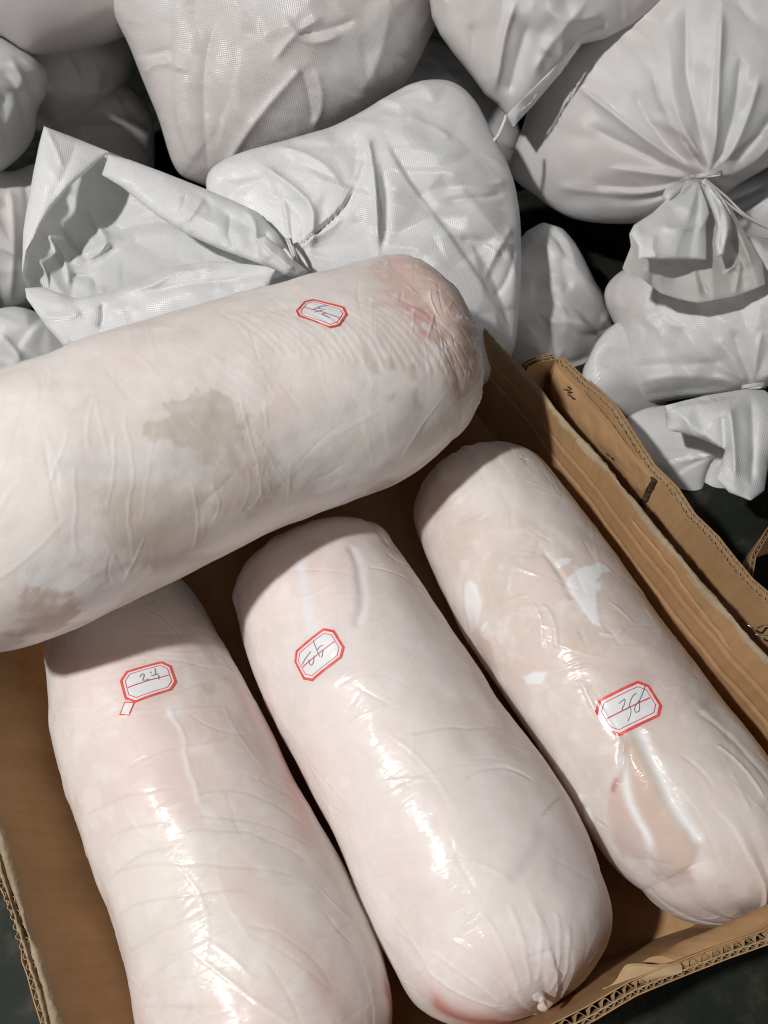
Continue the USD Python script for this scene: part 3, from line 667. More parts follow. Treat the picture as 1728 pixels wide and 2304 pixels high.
def rough_edge(parent, top, nrm, o0, o1, seed, amp=0.0009, drop=0.003, i0=0, i1=120, mat_=None, name='torn_edge'):
    """crushed, torn paper along a board's edge"""
    rng = np.random.default_rng(seed); t = resample(top[i0:i1], 420); nn = resample(nrm[i0:i1], 420); k = 12
    a = np.linspace(0, np.pi, k)
    ww = (o1 - o0) / 2 * (1 + 0.35 * gaussian_filter1d(rng.normal(0, 1, 420), 6) * 3)
    c = t + nn * ((o0 + o1) / 2)
    P = c[:, None] - nn[:, None] * (np.cos(a)[None, :] * ww[:, None])[..., None] + np.array([0, 0, 1.0]) * (np.sin(a)[None, :, None] * 0.0016 - (np.abs(np.cos(a)) ** 3)[None, :, None] * drop)
    P = P + (np.stack([meshkit.fbm(P * 330, 4, seed + q) for q in range(3)], -1) - 0.5) * amp * 2
    i, j = np.meshgrid(np.arange(419), np.arange(k - 1), indexing='ij'); f = np.stack([i * k + j, (i + 1) * k + j, (i + 1) * k + j + 1, i * k + j + 1], -1).reshape(-1, 4)
    s = np.linspace(0, 1, 420) * np.linalg.norm(np.diff(t, axis=0), axis=1).sum()
    uv = np.stack([np.broadcast_to(s[:, None], (420, k)), np.broadcast_to(a[None] * 0.003, (420, k))], -1).reshape(-1, 2)
    obj(name, (P.reshape(-1, 3), f), mat_ or TORN, parent, uv=uv)


ZB = 0.13
b4 = lambda p: crop(p, 1000, 700, 0.4388)
rim_r = atz(b4([(130, 20), (260, 175), (370, 285), (480, 410), (560, 520), (690, 665), (820, 805), (900, 915), (980, 1005), (1080, 1135), (1200, 1275), (1300, 1405), (1440, 1555), (1560, 1705), (1659, 1805)]) + [(1800, 1575), (1905, 1700)], ZB)
rim_f = atz([(1330, 2275), (1423, 2222), (1509, 2186), (1633, 2134), (1728, 2097), (1900, 2020)], ZB)
rim_l = atz([(-200, 1330), (-90, 1640), (-12, 1830), (12, 1897), (49, 2020), (80, 2117), (111, 2219), (135, 2304), (200, 2540)], ZB)
corner_fr = rim_f[-1] * 0.5 + rim_r[-1] * 0.5
rim_r = np.vstack([rim_r[:-1], corner_fr]); rim_f = np.vstack([rim_f[:-1], corner_fr])
fdir = rim_f[0] - rim_f[3]; fdir /= np.linalg.norm(fdir)
corner_fl = rim_f[0] + fdir * 0.30
rim_f = np.vstack([corner_fl, rim_f])
rim_l = np.vstack([rim_l[:-1], corner_fl + np.array([0, 0, 0])])
corner_br = rim_r[0]; corner_bl = rim_l[0]
rim_b = np.array([corner_bl, corner_br])


def base_of(rim, shift):
    b = rim.copy(); b[:, 2] = 0.006; return b + np.asarray(shift)


box = thing('cardboard_box', 'open brown cardboard box holding the frozen meat rolls', 'box', [0, 0.3, 0])


def warp_r(s, h):
    w = 0.004 * np.sin(9 * s + 1) * np.sin(np.clip(h / 0.13, 0, 1) * np.pi)
    for hh, a in ((0.026, 0.0005), (0.050, 0.0007)):
        d = h - hh - 0.0035 * np.sin(7 * s)
        w = w + a * np.exp(-(d / 0.0022) ** 2) - 0.7 * a * np.exp(-((d - 0.005) / 0.003) ** 2)
    d = (h - 0.012 - 0.09 * np.abs(s - 0.30)); w = w + 0.0012 * np.exp(-(d / 0.0014) ** 2) * ((s > 0.27) & (s < 0.40))
    return w


side, t_, b_, n_ = board(box, 'side_panel', rim_r, base_of(rim_r, 0), -1, warp=warp_r, layers=((0.0, 0.0026), (0.0026, 0.0044)), rag_in=0.0012, rag_out=0.003, seed=3, nh=70, label='right side panel with crushed torn top edge and scored creases')
rough_edge(side, t_, n_, -0.0006, 0.0048, 31)
# a torn flake of liner hanging inside the right panel's edge
side, t_, b_, n_ = board(box, 'side_panel', rim_l, base_of(rim_l, (0.055, 0.012, 0)), 1, rag_in=0.001, rag_out=0.003, seed=4, warp=lambda s, h: 0.004 * np.sin(6 * s) + 0 * h, label='left side panel leaning outward, its edge split')
rough_edge(side, t_, n_, -0.0006, 0.0050, 32, drop=0.003)
rough_edge(side, t_, n_, 0.0052, 0.0080, 33, drop=0.003, amp=0.0008)
fp, t_, b_, n_ = board(box, 'front_panel', rim_f, base_of(rim_f, (-0.004, 0.012, 0)), 1, layers=((0.0, 0.0046), (0.0046, 0.0074)), pitch=(0.0084, 0.0062), seed=5,
                       warp=lambda s, h: 0.003 * np.sin(14 * s) + 0 * h, label='front panel with open fluted edge of double corrugated board')
tf_, nf_ = t_, n_
board(box, 'back_panel', rim_b, base_of(rim_b, 0), -1, seed=6)
# bottom
fp_pts = np.vstack([base_of(rim_r, (0.004, 0, 0))[::-1], base_of(rim_b, 0)[::-1], base_of(rim_l, (0.053, 0.012, 0)), base_of(rim_f, 0)])[:, :2]
poly = sg.MultiPoint(fp_pts).convex_hull
m = trimesh.creation.extrude_polygon(poly, 0.004, engine='earcut'); m.apply_translation([0, 0, 0.0012])
obj('bottom_panel', m, LINER, box, uv=m.vertices[:, :2], smooth=False)


def cloth_strip(pts0, pts1, n, m, bulge=0.0, thick=0.0045, seed=0):
    """curved flap of board between two rails, with thickness"""
    A, B = gaussian_filter1d(spline(pts0, n), 2.5, axis=0, mode='nearest'), gaussian_filter1d(spline(pts1, n), 2.5, axis=0, mode='nearest'); v = np.linspace(0, 1, m)
    G = A[:, None] + (B - A)[:, None] * v[None, :, None]
    du, dv = np.gradient(G, axis=0), np.gradient(G, axis=1); nn = np.cross(du, dv); nn /= np.linalg.norm(nn, axis=2, keepdims=True)
    if (nn * (EYE - G)).sum() < 0: nn = -nn
    G = G + nn * (bulge * np.sin(np.pi * v)[None, :, None]) + nn * ((meshkit.fbm(G * 60, 3, seed) - 0.5) * 0.004)[..., None]
    s = np.concatenate([[0], np.cumsum(np.linalg.norm(np.diff(A, axis=0), axis=1))])
    uv = np.stack([np.broadcast_to(s[:, None], (n, m)), np.broadcast_to(v[None] * np.linalg.norm(B - A, axis=1).mean(), (n, m))], -1).reshape(-1, 2)
    V = np.vstack([G.reshape(-1, 3), (G - nn * thick).reshape(-1, 3)]); N = n * m
    i, j = np.meshgrid(np.arange(n - 1), np.arange(m - 1), indexing='ij'); q = np.stack([i * m + j, (i + 1) * m + j, (i + 1) * m + j + 1, i * m + j + 1], -1).reshape(-1, 4)
    f = [q, q[:, ::-1] + N]
    for e in (np.arange(n) * m, np.arange(n) * m + m - 1, np.arange(m), (n - 1) * m + np.arange(m)):
        f.append(np.stack([e[:-1], e[1:], e[1:] + N, e[:-1] + N], -1))
    return V, np.vstack(f), np.vstack([uv, uv])


# folded flap inside the front panel: upper edge near the rim, lower edge in the box
f5 = lambda p: crop(p, 1250, 2000, 0.2881)
up_ = np.vstack([atz(f5([(960, 590), (1110, 560), (1300, 440), (1480, 340), (1659, 240), (2000, 70)]), 0.127)])
lo_ = np.vstack([atz(f5([(640, 590), (860, 470), (1060, 380), (1250, 300), (1480, 215), (1659, 155)]), [0.108, 0.105, 0.104, 0.104, 0.106, 0.11])])
V, Fc, uv = cloth_strip(lo_, up_, 60, 14, 0.004, seed=2)
fl_ = obj('inner_flap', (V, Fc), LINER, box, uv=uv, smooth=40, label='folded inner flap along the front panel')
V, Fc, uv = cloth_strip(atz(f5([(360, 800), (470, 750), (560, 600), (760, 605), (1000, 590)]), [0.112, 0.118, 0.127, 0.129, 0.129]), atz(f5([(370, 850), (480, 840), (600, 770), (780, 700), (960, 620)]), [0.104, 0.108, 0.115, 0.121, 0.127]), 50, 12, 0.004, 0.0018, seed=3)
obj('torn_strip', (V, Fc), PALE, box, uv=uv, smooth=40, label='pale torn strip of board curling at the front edge')

# --- second box behind
box2 = thing('cardboard_box', 'second open cardboard box behind the right side panel, flap folded inside', 'box', [0.35, 0.45, 0])
ZC = 0.115
rim2 = atz(b4([(572, 245), (690, 370), (760, 425), (850, 520), (965, 700), (1040, 810), (1160, 920), (1255, 1055), (1380, 1170), (1460, 1270), (1560, 1390), (1659, 1475)]) + [(1900, 1560)], ZC)
back2 = atz(b4([(380, 300), (470, 262), (566, 240)]), ZC)
bd = back2[0] - back2[2]; back2 = np.vstack([back2[2] + bd * 0.75, back2[1], rim2[0]])
board(box2, 'side_panel', rim2, base_of(rim2, (-0.012, 0.012, 0)), -1, seed=8, layers=((0.0, 0.0042), (0.0042, 0.0078)), rag_in=0.0008, label='far side panel with fluted edge showing',
      warp=lambda s, h: 0.0025 * np.sin(17 * s) * np.exp(-h / 0.05))
board(box2, 'back_panel', back2, base_of(back2, (-0.012, 0.012, 0)), -1, seed=9)
b2f = base_of(rim2, (-0.012, 0.012, 0))
near2 = b2f + np.array([-0.13, -0.06, 0])
m = trimesh.creation.extrude_polygon(sg.MultiPoint(np.vstack([b2f, near2])[:, :2]).convex_hull.buffer(-0.004), 0.003, engine='earcut'); m.apply_translation([0, 0, 0.006])
m.apply_translation([0, 0, -0.0045])
obj('bottom_panel', m, LINER, box2, uv=m.vertices[:, :2], smooth=False)
# flap folded down inside
i_ = b4([(575, 262), (690, 385), (790, 500), (880, 620), (960, 730), (1085, 862)])
j_ = b4([(545, 440), (640, 570), (740, 690), (850, 810), (930, 900), (1018, 1000)])
V, Fc, uv = cloth_strip(atz(i_, ZC - 0.003) + np.array([-0.003, -0.002, 0]), atz(j_, [0.078, 0.074, 0.072, 0.072, 0.072, 0.07]), 70, 24, 0.003, 0.005, seed=12)
fl2 = obj('inner_flap', (V, Fc), LINER, box2, uv=uv, smooth=40, label='wavy inner flap with dark torn end')
e0, e1 = atz(b4([(1075, 858), (1062, 900), (1035, 960), (1018, 1003)]), [0.113, 0.10, 0.082, 0.07]), None
V, Fc = tube(spline(e0, 40), 0.0034, 8)
V = V + (np.stack([meshkit.fbm(V * 300, 3, q) for q in range(3)], -1) - 0.5) * 0.006
obj('torn_end', (V, Fc), DARKTEAR, fl2, uv=V[:, :2] * 3)
for k, p in enumerate([[(620, 415), (660, 425)], [(640, 440), (668, 455)], [(640, 400), (660, 412)], [(835, 740), (860, 760)], [(905, 715), (945, 730)], [(920, 765), (960, 775)], [(940, 740), (1005, 785)], [(925, 735), (950, 760)], [(955, 790), (975, 800)]]):
    a, b = atz(b4(p), 0.103 if k < 3 else 0.094) + np.array([-0.004, -0.003, 0.008])
    V, Fc = tube(np.linspace(a, b, 6), [0.0003, 0.0007, 0.0009, 0.0009, 0.0007, 0.0003], 5)
    obj('dark_nick', (V, Fc), DARKTEAR, fl2, uv=V[:, :2] * 3)
for k, p in enumerate([[(1560, 1605), (1600, 1625), (1640, 1610), (1680, 1620)], [(1600, 1650), (1630, 1665), (1680, 1655)]]):
    V, Fc = tube(spline(atz(b4(p), 0.096) + np.array([-0.004, -0.003, 0.006]), 16), 0.0009, 6)
    obj('staple', (V, Fc), STEEL, box2)

# --- dark corner of a third box at the right edge
box3 = thing('cardboard_box', 'dark cardboard box corner at the right edge, under the tied sacks', 'box', [0.5, 0.4, 0])
r3a = atz([(1685, 1345), (1700, 1250), (1735, 1190)], 0.06); r3b = atz([(1735, 1190), (1850, 1150)], 0.06)
board(box3, 'side_panel', r3a, base_of(r3a, 0) - np.array([0, 0, 0.004]), -1, seed=14, layers=((0.0, 0.003),), pitch=(0.006,))
board(box3, 'side_panel', r3b, base_of(r3b, 0) - np.array([0, 0, 0.004]), -1, seed=15, layers=((0.0, 0.003),), pitch=(0.006,))


# ------------------------------------------------------------------ sacks
def region(outline, step=6.0, rings=(1.2, 3.2, 6.5), smooth_n=0):
    """triangulated outline (photograph units): points, triangles, is-border"""
    o = np.asarray(outline, float)
    if smooth_n:
        c = np.vstack([o, o[:1]]); t = np.concatenate([[0], np.cumsum(np.linalg.norm(np.diff(c, axis=0), axis=1) ** 0.5)])
        o = CubicSpline(t, c, bc_type='periodic')(np.linspace(0, t[-1], smooth_n, endpoint=False))
    pl = sg.Polygon(o).buffer(0)
    if pl.geom_type != 'Polygon': pl = max(pl.geoms, key=lambda g_: g_.area)
    pts, nb = [], 0
    for k, r in enumerate((0,) + tuple(rings)):
        gg = pl if r == 0 else pl.buffer(-r)
        for g_ in getattr(gg, 'geoms', [gg]):
            if g_.is_empty: continue
            L = g_.exterior.length; n = max(8, int(L / step))
            q = np.array([g_.exterior.interpolate((i + 0.5 * (k % 2)) / n, normalized=True).coords[0] for i in range(n)])
            pts.append(q)
            if k == 0: nb = n
    inner = pl.buffer(-(rings[-1] if rings else 0) - step * 0.7)
    x0, y0, x1, y1 = pl.bounds
    gx, gy = np.meshgrid(np.arange(x0, x1, step), np.arange(y0, y1, step * 0.866))
    gx = gx + (np.arange(gx.shape[0]) % 2)[:, None] * step / 2
    q = np.stack([gx.ravel(), gy.ravel()], 1)
    shapely.prepare(inner); q = q[shapely.contains_xy(inner, q[:, 0], q[:, 1])] if not inner.is_empty else q[:0]
    pts.append(q); P = np.vstack(pts)
    T = Delaunay(P).simplices; cen = P[T].mean(1); big = pl.buffer(0.01); shapely.prepare(big)
    T = T[shapely.contains_xy(big, cen[:, 0], cen[:, 1])]
    a = np.cross(P[T[:, 1]] - P[T[:, 0]], P[T[:, 2]] - P[T[:, 0]])
    T = np.where((a < 0)[:, None], T[:, ::-1], T); T = T[np.abs(a) > 1e-3]
    used = np.zeros(len(P), bool); used[T.ravel()] = True
    border = np.zeros(len(P), bool); border[:nb] = True
    idx = np.cumsum(used) - 1
    return P[used], idx[T], border[used], pl


def stiffness(P, T):
    n = len(P); I, J, V = [], [], []
    for k in range(3):
        a, b, c = T[:, k], T[:, (k + 1) % 3], T[:, (k + 2) % 3]
        u, v = P[a] - P[c], P[b] - P[c]
        w = 0.5 * (u * v).sum(1) / np.maximum(np.abs(u[:, 0] * v[:, 1] - u[:, 1] * v[:, 0]), 1e-9); w = np.clip(w, 0.01, 20)
        I += [a, b, a, b]; J += [b, a, a, b]; V += [-w, -w, w, w]
    K = csr_matrix(coo_matrix((np.concatenate(V), (np.concatenate(I), np.concatenate(J))), (n, n)))
    area = np.zeros(n); ar = 0.5 * np.abs(np.cross(P[T[:, 1]] - P[T[:, 0]], P[T[:, 2]] - P[T[:, 0]]))
    for k in range(3): np.add.at(area, T[:, k], ar / 3)
    return K, area


def inflate(P, T, border):
    K, A = stiffness(P, T); fr = np.nonzero(~border)[0]
    phi = np.zeros(len(P)); phi[fr] = spsolve(K[fr][:, fr].tocsc(), A[fr])
    return np.sqrt(np.maximum(phi / phi.max(), 0))


def harmonic(P, T, border, values):
    K, A = stiffness(P, T); fr, bd_ = np.nonzero(~border)[0], np.nonzero(border)[0]
    x = np.zeros(len(P)); x[bd_] = values
    x[fr] = spsolve(K[fr][:, fr].tocsc(), -K[fr][:, bd_] @ values)
    return x


def crumple(P, seed, size=70, stretch=2.2, ang=0.0, soft=3.0):
    """piecewise flat facets with creases between, like stiff plastic cloth"""
    r = np.random.default_rng(seed); c, s = np.cos(ang), np.sin(ang)
    Q = np.stack([(P[:, 0] * c + P[:, 1] * s) / stretch, -P[:, 0] * s + P[:, 1] * c], 1)
    lo, hi = Q.min(0) - 2 * size, Q.max(0) + 2 * size
    n = int(np.prod((hi - lo) / size)) + 8
    f = LinearNDInterpolator(r.uniform(lo, hi, (n, 2)), r.normal(0, 1, n), fill_value=0)
    k = [(0, 0), (soft, 0), (-soft, 0), (0, soft), (0, -soft), (soft * .7, soft * .7), (-soft * .7, -soft * .7)]
    return sum(f(Q + np.array(o)) for o in k) / len(k)


def fold_field(P, folds, mm):
    """folds: (kind, points, width px, amount mm[, reach px]); kind r ridge, v valley, s step (left side raised), g soft ridge"""
    h = np.zeros(len(P)); pts = shapely.points(P)
    for fo in folds:
        kind, ln, w, amp = fo[:4]; ln = spline(ln, 30) if len(ln) > 2 else np.asarray(ln, float)
        L = sg.LineString(ln); d = shapely.distance(L, pts); u = shapely.line_locate_point(L, pts, normalized=True)
        tip = smooth01(np.minimum(u, 1 - u) / 0.16) * 0.85 + 0.15
        if kind in 'rv':
            h += (1 if kind == 'r' else -1) * amp * np.exp(-(d / w) ** 1.15) * tip
        elif kind == 'g':
            h += amp * np.exp(-(d / w) ** 2) * tip
        else:
            tr = cKDTree(ln); _, k = tr.query(P); k = np.clip(k, 1, len(ln) - 2); t = ln[k + 1] - ln[k - 1]; q = P - ln[k]
            sd = (t[:, 0] * q[:, 1] - t[:, 1] * q[:, 0]) / np.maximum(np.linalg.norm(t, axis=1), 1e-6)
            reach = fo[4] if len(fo) > 4 else 60
            h += amp * (0.5 - 0.5 * np.tanh(sd / w)) * np.exp(-(d / reach) ** 2) * tip
    return h * mm


def pleats(P, knot, seed, n=38, amp=6.0, near=25, far=170, span=None):
    q = P - np.asarray(knot); rho = np.linalg.norm(q, axis=1); th = np.arctan2(q[:, 1], q[:, 0])
    r = np.random.default_rng(seed); ang = np.sort(r.uniform(-np.pi, np.pi, n)); h = r.normal(0, 1, n)
    th = th + 0.12 * np.sin(rho / 60 + seed)
    f = np.interp((th + np.pi) % (2 * np.pi) - np.pi, np.r_[ang[-1] - 2 * np.pi, ang, ang[0] + 2 * np.pi], np.r_[h[-1], h, h[0]])
    return amp * 1e-3 * f * (1 - np.exp(-(rho / near) ** 2)) * np.exp(-rho / far)


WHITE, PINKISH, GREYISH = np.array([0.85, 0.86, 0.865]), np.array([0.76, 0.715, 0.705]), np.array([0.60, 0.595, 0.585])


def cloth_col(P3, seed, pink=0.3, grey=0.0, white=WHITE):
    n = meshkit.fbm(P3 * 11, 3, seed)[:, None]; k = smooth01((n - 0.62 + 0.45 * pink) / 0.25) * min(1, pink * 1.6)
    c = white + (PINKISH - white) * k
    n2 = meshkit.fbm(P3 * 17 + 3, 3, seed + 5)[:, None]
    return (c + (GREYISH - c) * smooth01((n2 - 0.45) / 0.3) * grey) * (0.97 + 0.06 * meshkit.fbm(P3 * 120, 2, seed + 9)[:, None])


def sack_body(parent, outline, d, tf, tb, tilt=(0, 0), folds=(), crump=((80, 2.0, 0.3, 4.0), (34, 1.7, 0.8, 1.3)), knot=None, kn=None, seed=1, step=5.0, pink=0.3, grey=0.0, weave=0.4, sm=140, bulge=None, name='sack_body'):
    P, T, bd_, pl = region(outline, step, smooth_n=sm)
    h = inflate(P, T, bd_)
    c = np.array(pl.centroid.coords[0]); c3 = atd([c], d)[0]
    nrm = EYE - c3; nrm /= np.linalg.norm(nrm)
    r1_, u1 = RT, np.cross(nrm, RT)
    nrm = nrm + math.tan(math.radians(tilt[0])) * np.array([0, 0.0, 1.0]) + math.tan(math.radians(tilt[1])) * RT; nrm /= np.linalg.norm(nrm)
    R = ray(P); t = ((c3 - EYE) @ nrm) / (R @ nrm); base = EYE + R * t[:, None]
    mm = 1e-3; env = np.minimum(1, h * 2.2)
    disp = fold_field(P, folds, mm)
    for k, (sz, st, an, am) in enumerate(crump): disp = disp + (1.35 if k else 1.0) * am * mm * crumple(P, seed * 17 + k, sz, st, an, 3.0 if k == 0 else 2.0)
    if knot is not None: disp = disp + pleats(P, knot, seed + 3, *(kn or ()))
    front = base + nrm * (h * tf + disp * env)[:, None]
    if knot is not None:          # the cloth is drawn out to the knot
        rho = np.linalg.norm(P - np.asarray(knot), axis=1); front += nrm * (0.012 * np.exp(-rho / 22))[:, None]
    back = base - nrm * (h * tb + 0.3 * disp * env)[:, None]
    n = len(P); inv = np.arange(n) + n; inv[bd_] = np.nonzero(bd_)[0]
    V = np.vstack([front, back]); f = np.vstack([T, inv[T][:, ::-1]])
    fn = np.cross(V[T[:, 1]] - V[T[:, 0]], V[T[:, 2]] - V[T[:, 0]])
    if (fn @ nrm).sum() < 0: f = f[:, ::-1]
    sc = d / F; a = weave; U = P * sc; uv = np.stack([U[:, 0] * math.cos(a) + U[:, 1] * math.sin(a), -U[:, 0] * math.sin(a) + U[:, 1] * math.cos(a)], 1)
    m = obj(name, (V, f), WOVEN, parent, col=cloth_col(V, seed, pink, grey), uv=np.vstack([uv, uv]))
    tree_ = cKDTree(P)

    def surf(px, off=0.0):
        _, k = tree_.query(np.atleast_2d(px)); return front[k] + nrm * off
    return m, surf, nrm


def sheet(parent, name, outline, folds=(), crump=((60, 2, 0.4, 2.0),), bulge=0.0, seed=1, step=4.5, pink=0.0, grey=0.0, weave=0.4, mat_=None, fan=None, thin=True, white=WHITE, sm=0, label=None):
    """loose cloth: outline of (x, y, depth); depth spreads over the sheet; bulge > 0 comes towards the viewer"""
    o = np.asarray(outline, float)
    P, T, bd_, pl = region(o[:, :2], step, rings=(2.5,))
    ring = sg.LinearRing(o[:, :2]); cum = np.concatenate([[0], np.cumsum(np.linalg.norm(np.diff(np.vstack([o, o[:1]])[:, :2], axis=0), axis=1))])
    s = shapely.line_locate_point(ring, shapely.points(P[bd_])); dv = np.interp(s, cum, np.r_[o[:, 2], o[0, 2]])
    d = harmonic(P, T, bd_, dv)
    h = inflate(P, T, bd_); mm = 1e-3
    disp = bulge * h + fold_field(P, folds, mm)
    for k, (sz, st, an, am) in enumerate(crump): disp = disp + am * mm * crumple(P, seed * 13 + k, sz, st, an, 3.5)
    if fan is not None: disp = disp + pleats(P, fan[0], seed + 2, *fan[1])
    V = atd(P, d - disp)
    V = np.asarray(V); f = T
    fn = np.cross(V[T[:, 1]] - V[T[:, 0]], V[T[:, 2]] - V[T[:, 0]])
    if (fn * (EYE - V[T[:, 0]])).sum() < 0: f = f[:, ::-1]
    sc = d.mean() / F; a = weave; U = P * sc; uv = np.stack([U[:, 0] * math.cos(a) + U[:, 1] * math.sin(a), -U[:, 0] * math.sin(a) + U[:, 1] * math.cos(a)], 1)
    return obj(name, (V, f), mat_ or (THIN if thin else WOVEN), parent, col=cloth_col(V, seed, pink, grey, white), uv=uv, label=label)


def tie(parent, center, nrm, rx, ry, ang, wire=0.0011, turns=2, seed=0):
    r = np.random.default_rng(seed); t = np.linspace(0, 2 * np.pi * turns, 60 * turns)
    ax = RT * math.cos(ang) + UP * math.sin(ang); ay = nrm
    P = center + np.outer(np.cos(t) * rx, ax) + np.outer(np.sin(t) * ry, ay) + np.outer((t / t[-1] - 0.5) * 0.004, np.cross(ax, ay))
    V, f = tube(P, wire, 6); obj('tie_string', (V, f), STRING, parent)


q1 = lambda p: crop(p, 0, 0, 0.5208); q2 = lambda p: crop(p, 864, 0, 0.5208); q7 = lambda p: crop(p, 1380, 380, 0.2098)
q3 = lambda p: [(q2([(x, y)])[0][0], q2([(x, y)])[0][1], d) for x, y, d in p]
e1_ = lambda p: [(0.5208 * x, 0.5208 * y, d) for x, y, d in p]
h7 = lambda p: [(1380 + 0.2098 * x, 380 + 0.2098 * y, d) for x, y, d in p]
j4 = lambda p: [(1000 + 0.4388 * x, 700 + 0.4388 * y, d) for x, y, d in p]


def sack(label, px, d, name='white_sack', category='sack', group='white sacks piled behind the box'):
    p = atd([px], d)[0]; return thing(name, label, category, p, group)


# D: big smooth sack hanging at the top centre
sD = sack('bulging translucent white sack at top centre, lower corner pointing down', (640, 200), 0.80)
sack_body(sD, [(230, -60), (284, 88), (312, 156), (344, 234), (365, 292), (401, 388), (440, 410), (479, 422), (520, 410), (573, 388), (670, 345), (755, 307), (864, 224), (916, 182), (958, 104), (985, 40), (1000, -130), (900, -330), (600, -370), (320, -300)],
          0.80, 0.085, 0.05, (8, 0), sm=220, seed=11, pink=0.9, weave=0.15,
          folds=[('s', [(412, -60), (408, 90), (405, 240), (425, 330), (470, 415)], 3, 3.5, 60), ('v', [(500, 60), (470, 220), (478, 400)], 12, 2.5), ('r', [(690, 150), (620, 225), (560, 300), (505, 390)], 14, 6), ('r', [(640, 60), (700, 110), (760, 90)], 9, 4),
                 ('v', [(655, 95), (720, 85), (790, 60)], 7, 4), ('r', [(620, 150), (660, 100), (720, 60)], 8, 4), ('v', [(340, 130), (380, 125), (405, 120)], 6, 2), ('r', [(330, 170), (380, 150), (405, 150)], 6, 2), ('r', [(860, 40), (840, 140), (800, 220)], 22, 3),
                 ('v', [(670, 150), (690, 210), (700, 280)], 8, 3), ('r', [(700, 160), (720, 230), (700, 290)], 8, 3)],
          crump=((95, 1.6, 1.9, 2.6), (36, 1.7, 0.7, 0.7)))

# A: round pale bundle at the top left corner
sA = sack('rounded pinkish white bundle filling the top left corner', (180, 0), 0.78)
sack_body(sA, [(-260, -60), (-120, 40), (0, 81), (33, 102), (66, 120), (102, 125), (151, 118), (217, 105), (271, 87), (319, 69), (356, 45), (400, 14), (440, -60), (440, -200), (300, -330), (0, -360), (-200, -260)],
          0.78, 0.09, 0.05, (4, 0), sm=200, seed=12, pink=1.3, crump=((130, 1.5, 0.8, 2.0),), weave=0.6)

# B: white sack at the left edge
sB = sack('white sack cut by the left edge, below the rounded pinkish bundle', (0, 230), 0.80)
sack_body(sB, [(-260, 40), (-60, 70), (0, 85), (36, 108), (81, 136), (106, 170), (100, 220), (84, 250), (80, 288), (66, 327), (30, 366), (-10, 392), (-120, 420), (-280, 380), (-330, 200)], 0.80, 0.085, 0.05, (10, 0), sm=180, seed=13, pink=0.15, weave=0.9,
          folds=[('r', [(20, 150), (60, 220), (75, 270)], 10, 3.5), ('v', [(0, 180), (40, 230), (60, 300)], 9, 3.5), ('r', [(60, 140), (90, 170), (98, 210)], 8, 2), ('v', [(-30, 240), (10, 300), (20, 350)], 10, 3)], crump=((70, 2.2, 1.0, 4.0), (30, 1.8, 0.4, 1.6)))

# C: two sacks deeper between them
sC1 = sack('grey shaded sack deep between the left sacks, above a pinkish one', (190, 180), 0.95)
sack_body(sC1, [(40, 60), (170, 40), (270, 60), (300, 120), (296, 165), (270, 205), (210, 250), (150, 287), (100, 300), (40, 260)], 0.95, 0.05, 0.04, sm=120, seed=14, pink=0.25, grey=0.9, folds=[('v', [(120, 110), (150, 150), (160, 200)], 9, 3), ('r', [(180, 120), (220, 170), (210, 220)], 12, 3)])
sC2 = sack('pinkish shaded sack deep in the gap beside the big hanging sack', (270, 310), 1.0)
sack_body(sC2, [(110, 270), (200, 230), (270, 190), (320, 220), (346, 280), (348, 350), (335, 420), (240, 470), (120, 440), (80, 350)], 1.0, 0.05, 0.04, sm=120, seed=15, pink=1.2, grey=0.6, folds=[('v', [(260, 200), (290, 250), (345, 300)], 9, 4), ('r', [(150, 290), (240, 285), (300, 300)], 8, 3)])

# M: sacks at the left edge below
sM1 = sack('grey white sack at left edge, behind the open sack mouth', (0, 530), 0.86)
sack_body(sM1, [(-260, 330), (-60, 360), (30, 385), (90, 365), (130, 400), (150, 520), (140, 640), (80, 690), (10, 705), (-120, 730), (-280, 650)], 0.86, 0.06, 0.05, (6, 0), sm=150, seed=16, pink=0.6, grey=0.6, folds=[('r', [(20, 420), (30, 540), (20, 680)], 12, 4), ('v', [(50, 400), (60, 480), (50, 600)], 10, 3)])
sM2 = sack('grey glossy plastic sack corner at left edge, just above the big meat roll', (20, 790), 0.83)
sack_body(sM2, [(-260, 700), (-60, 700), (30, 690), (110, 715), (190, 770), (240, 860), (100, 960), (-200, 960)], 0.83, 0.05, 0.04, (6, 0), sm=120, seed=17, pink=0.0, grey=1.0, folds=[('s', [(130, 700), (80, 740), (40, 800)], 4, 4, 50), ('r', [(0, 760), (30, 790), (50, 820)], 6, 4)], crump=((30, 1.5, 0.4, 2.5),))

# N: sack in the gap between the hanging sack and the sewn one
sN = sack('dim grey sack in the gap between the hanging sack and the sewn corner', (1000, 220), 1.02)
sack_body(sN, [(860, 120), (960, 80), (1060, 130), (1150, 240), (1170, 340), (1100, 400), (960, 380), (870, 280)], 1.02, 0.05, 0.04, sm=100, seed=18, pink=0.5, grey=0.9, folds=[('r', [(960, 120), (1030, 190), (1090, 280)], 14, 4)])

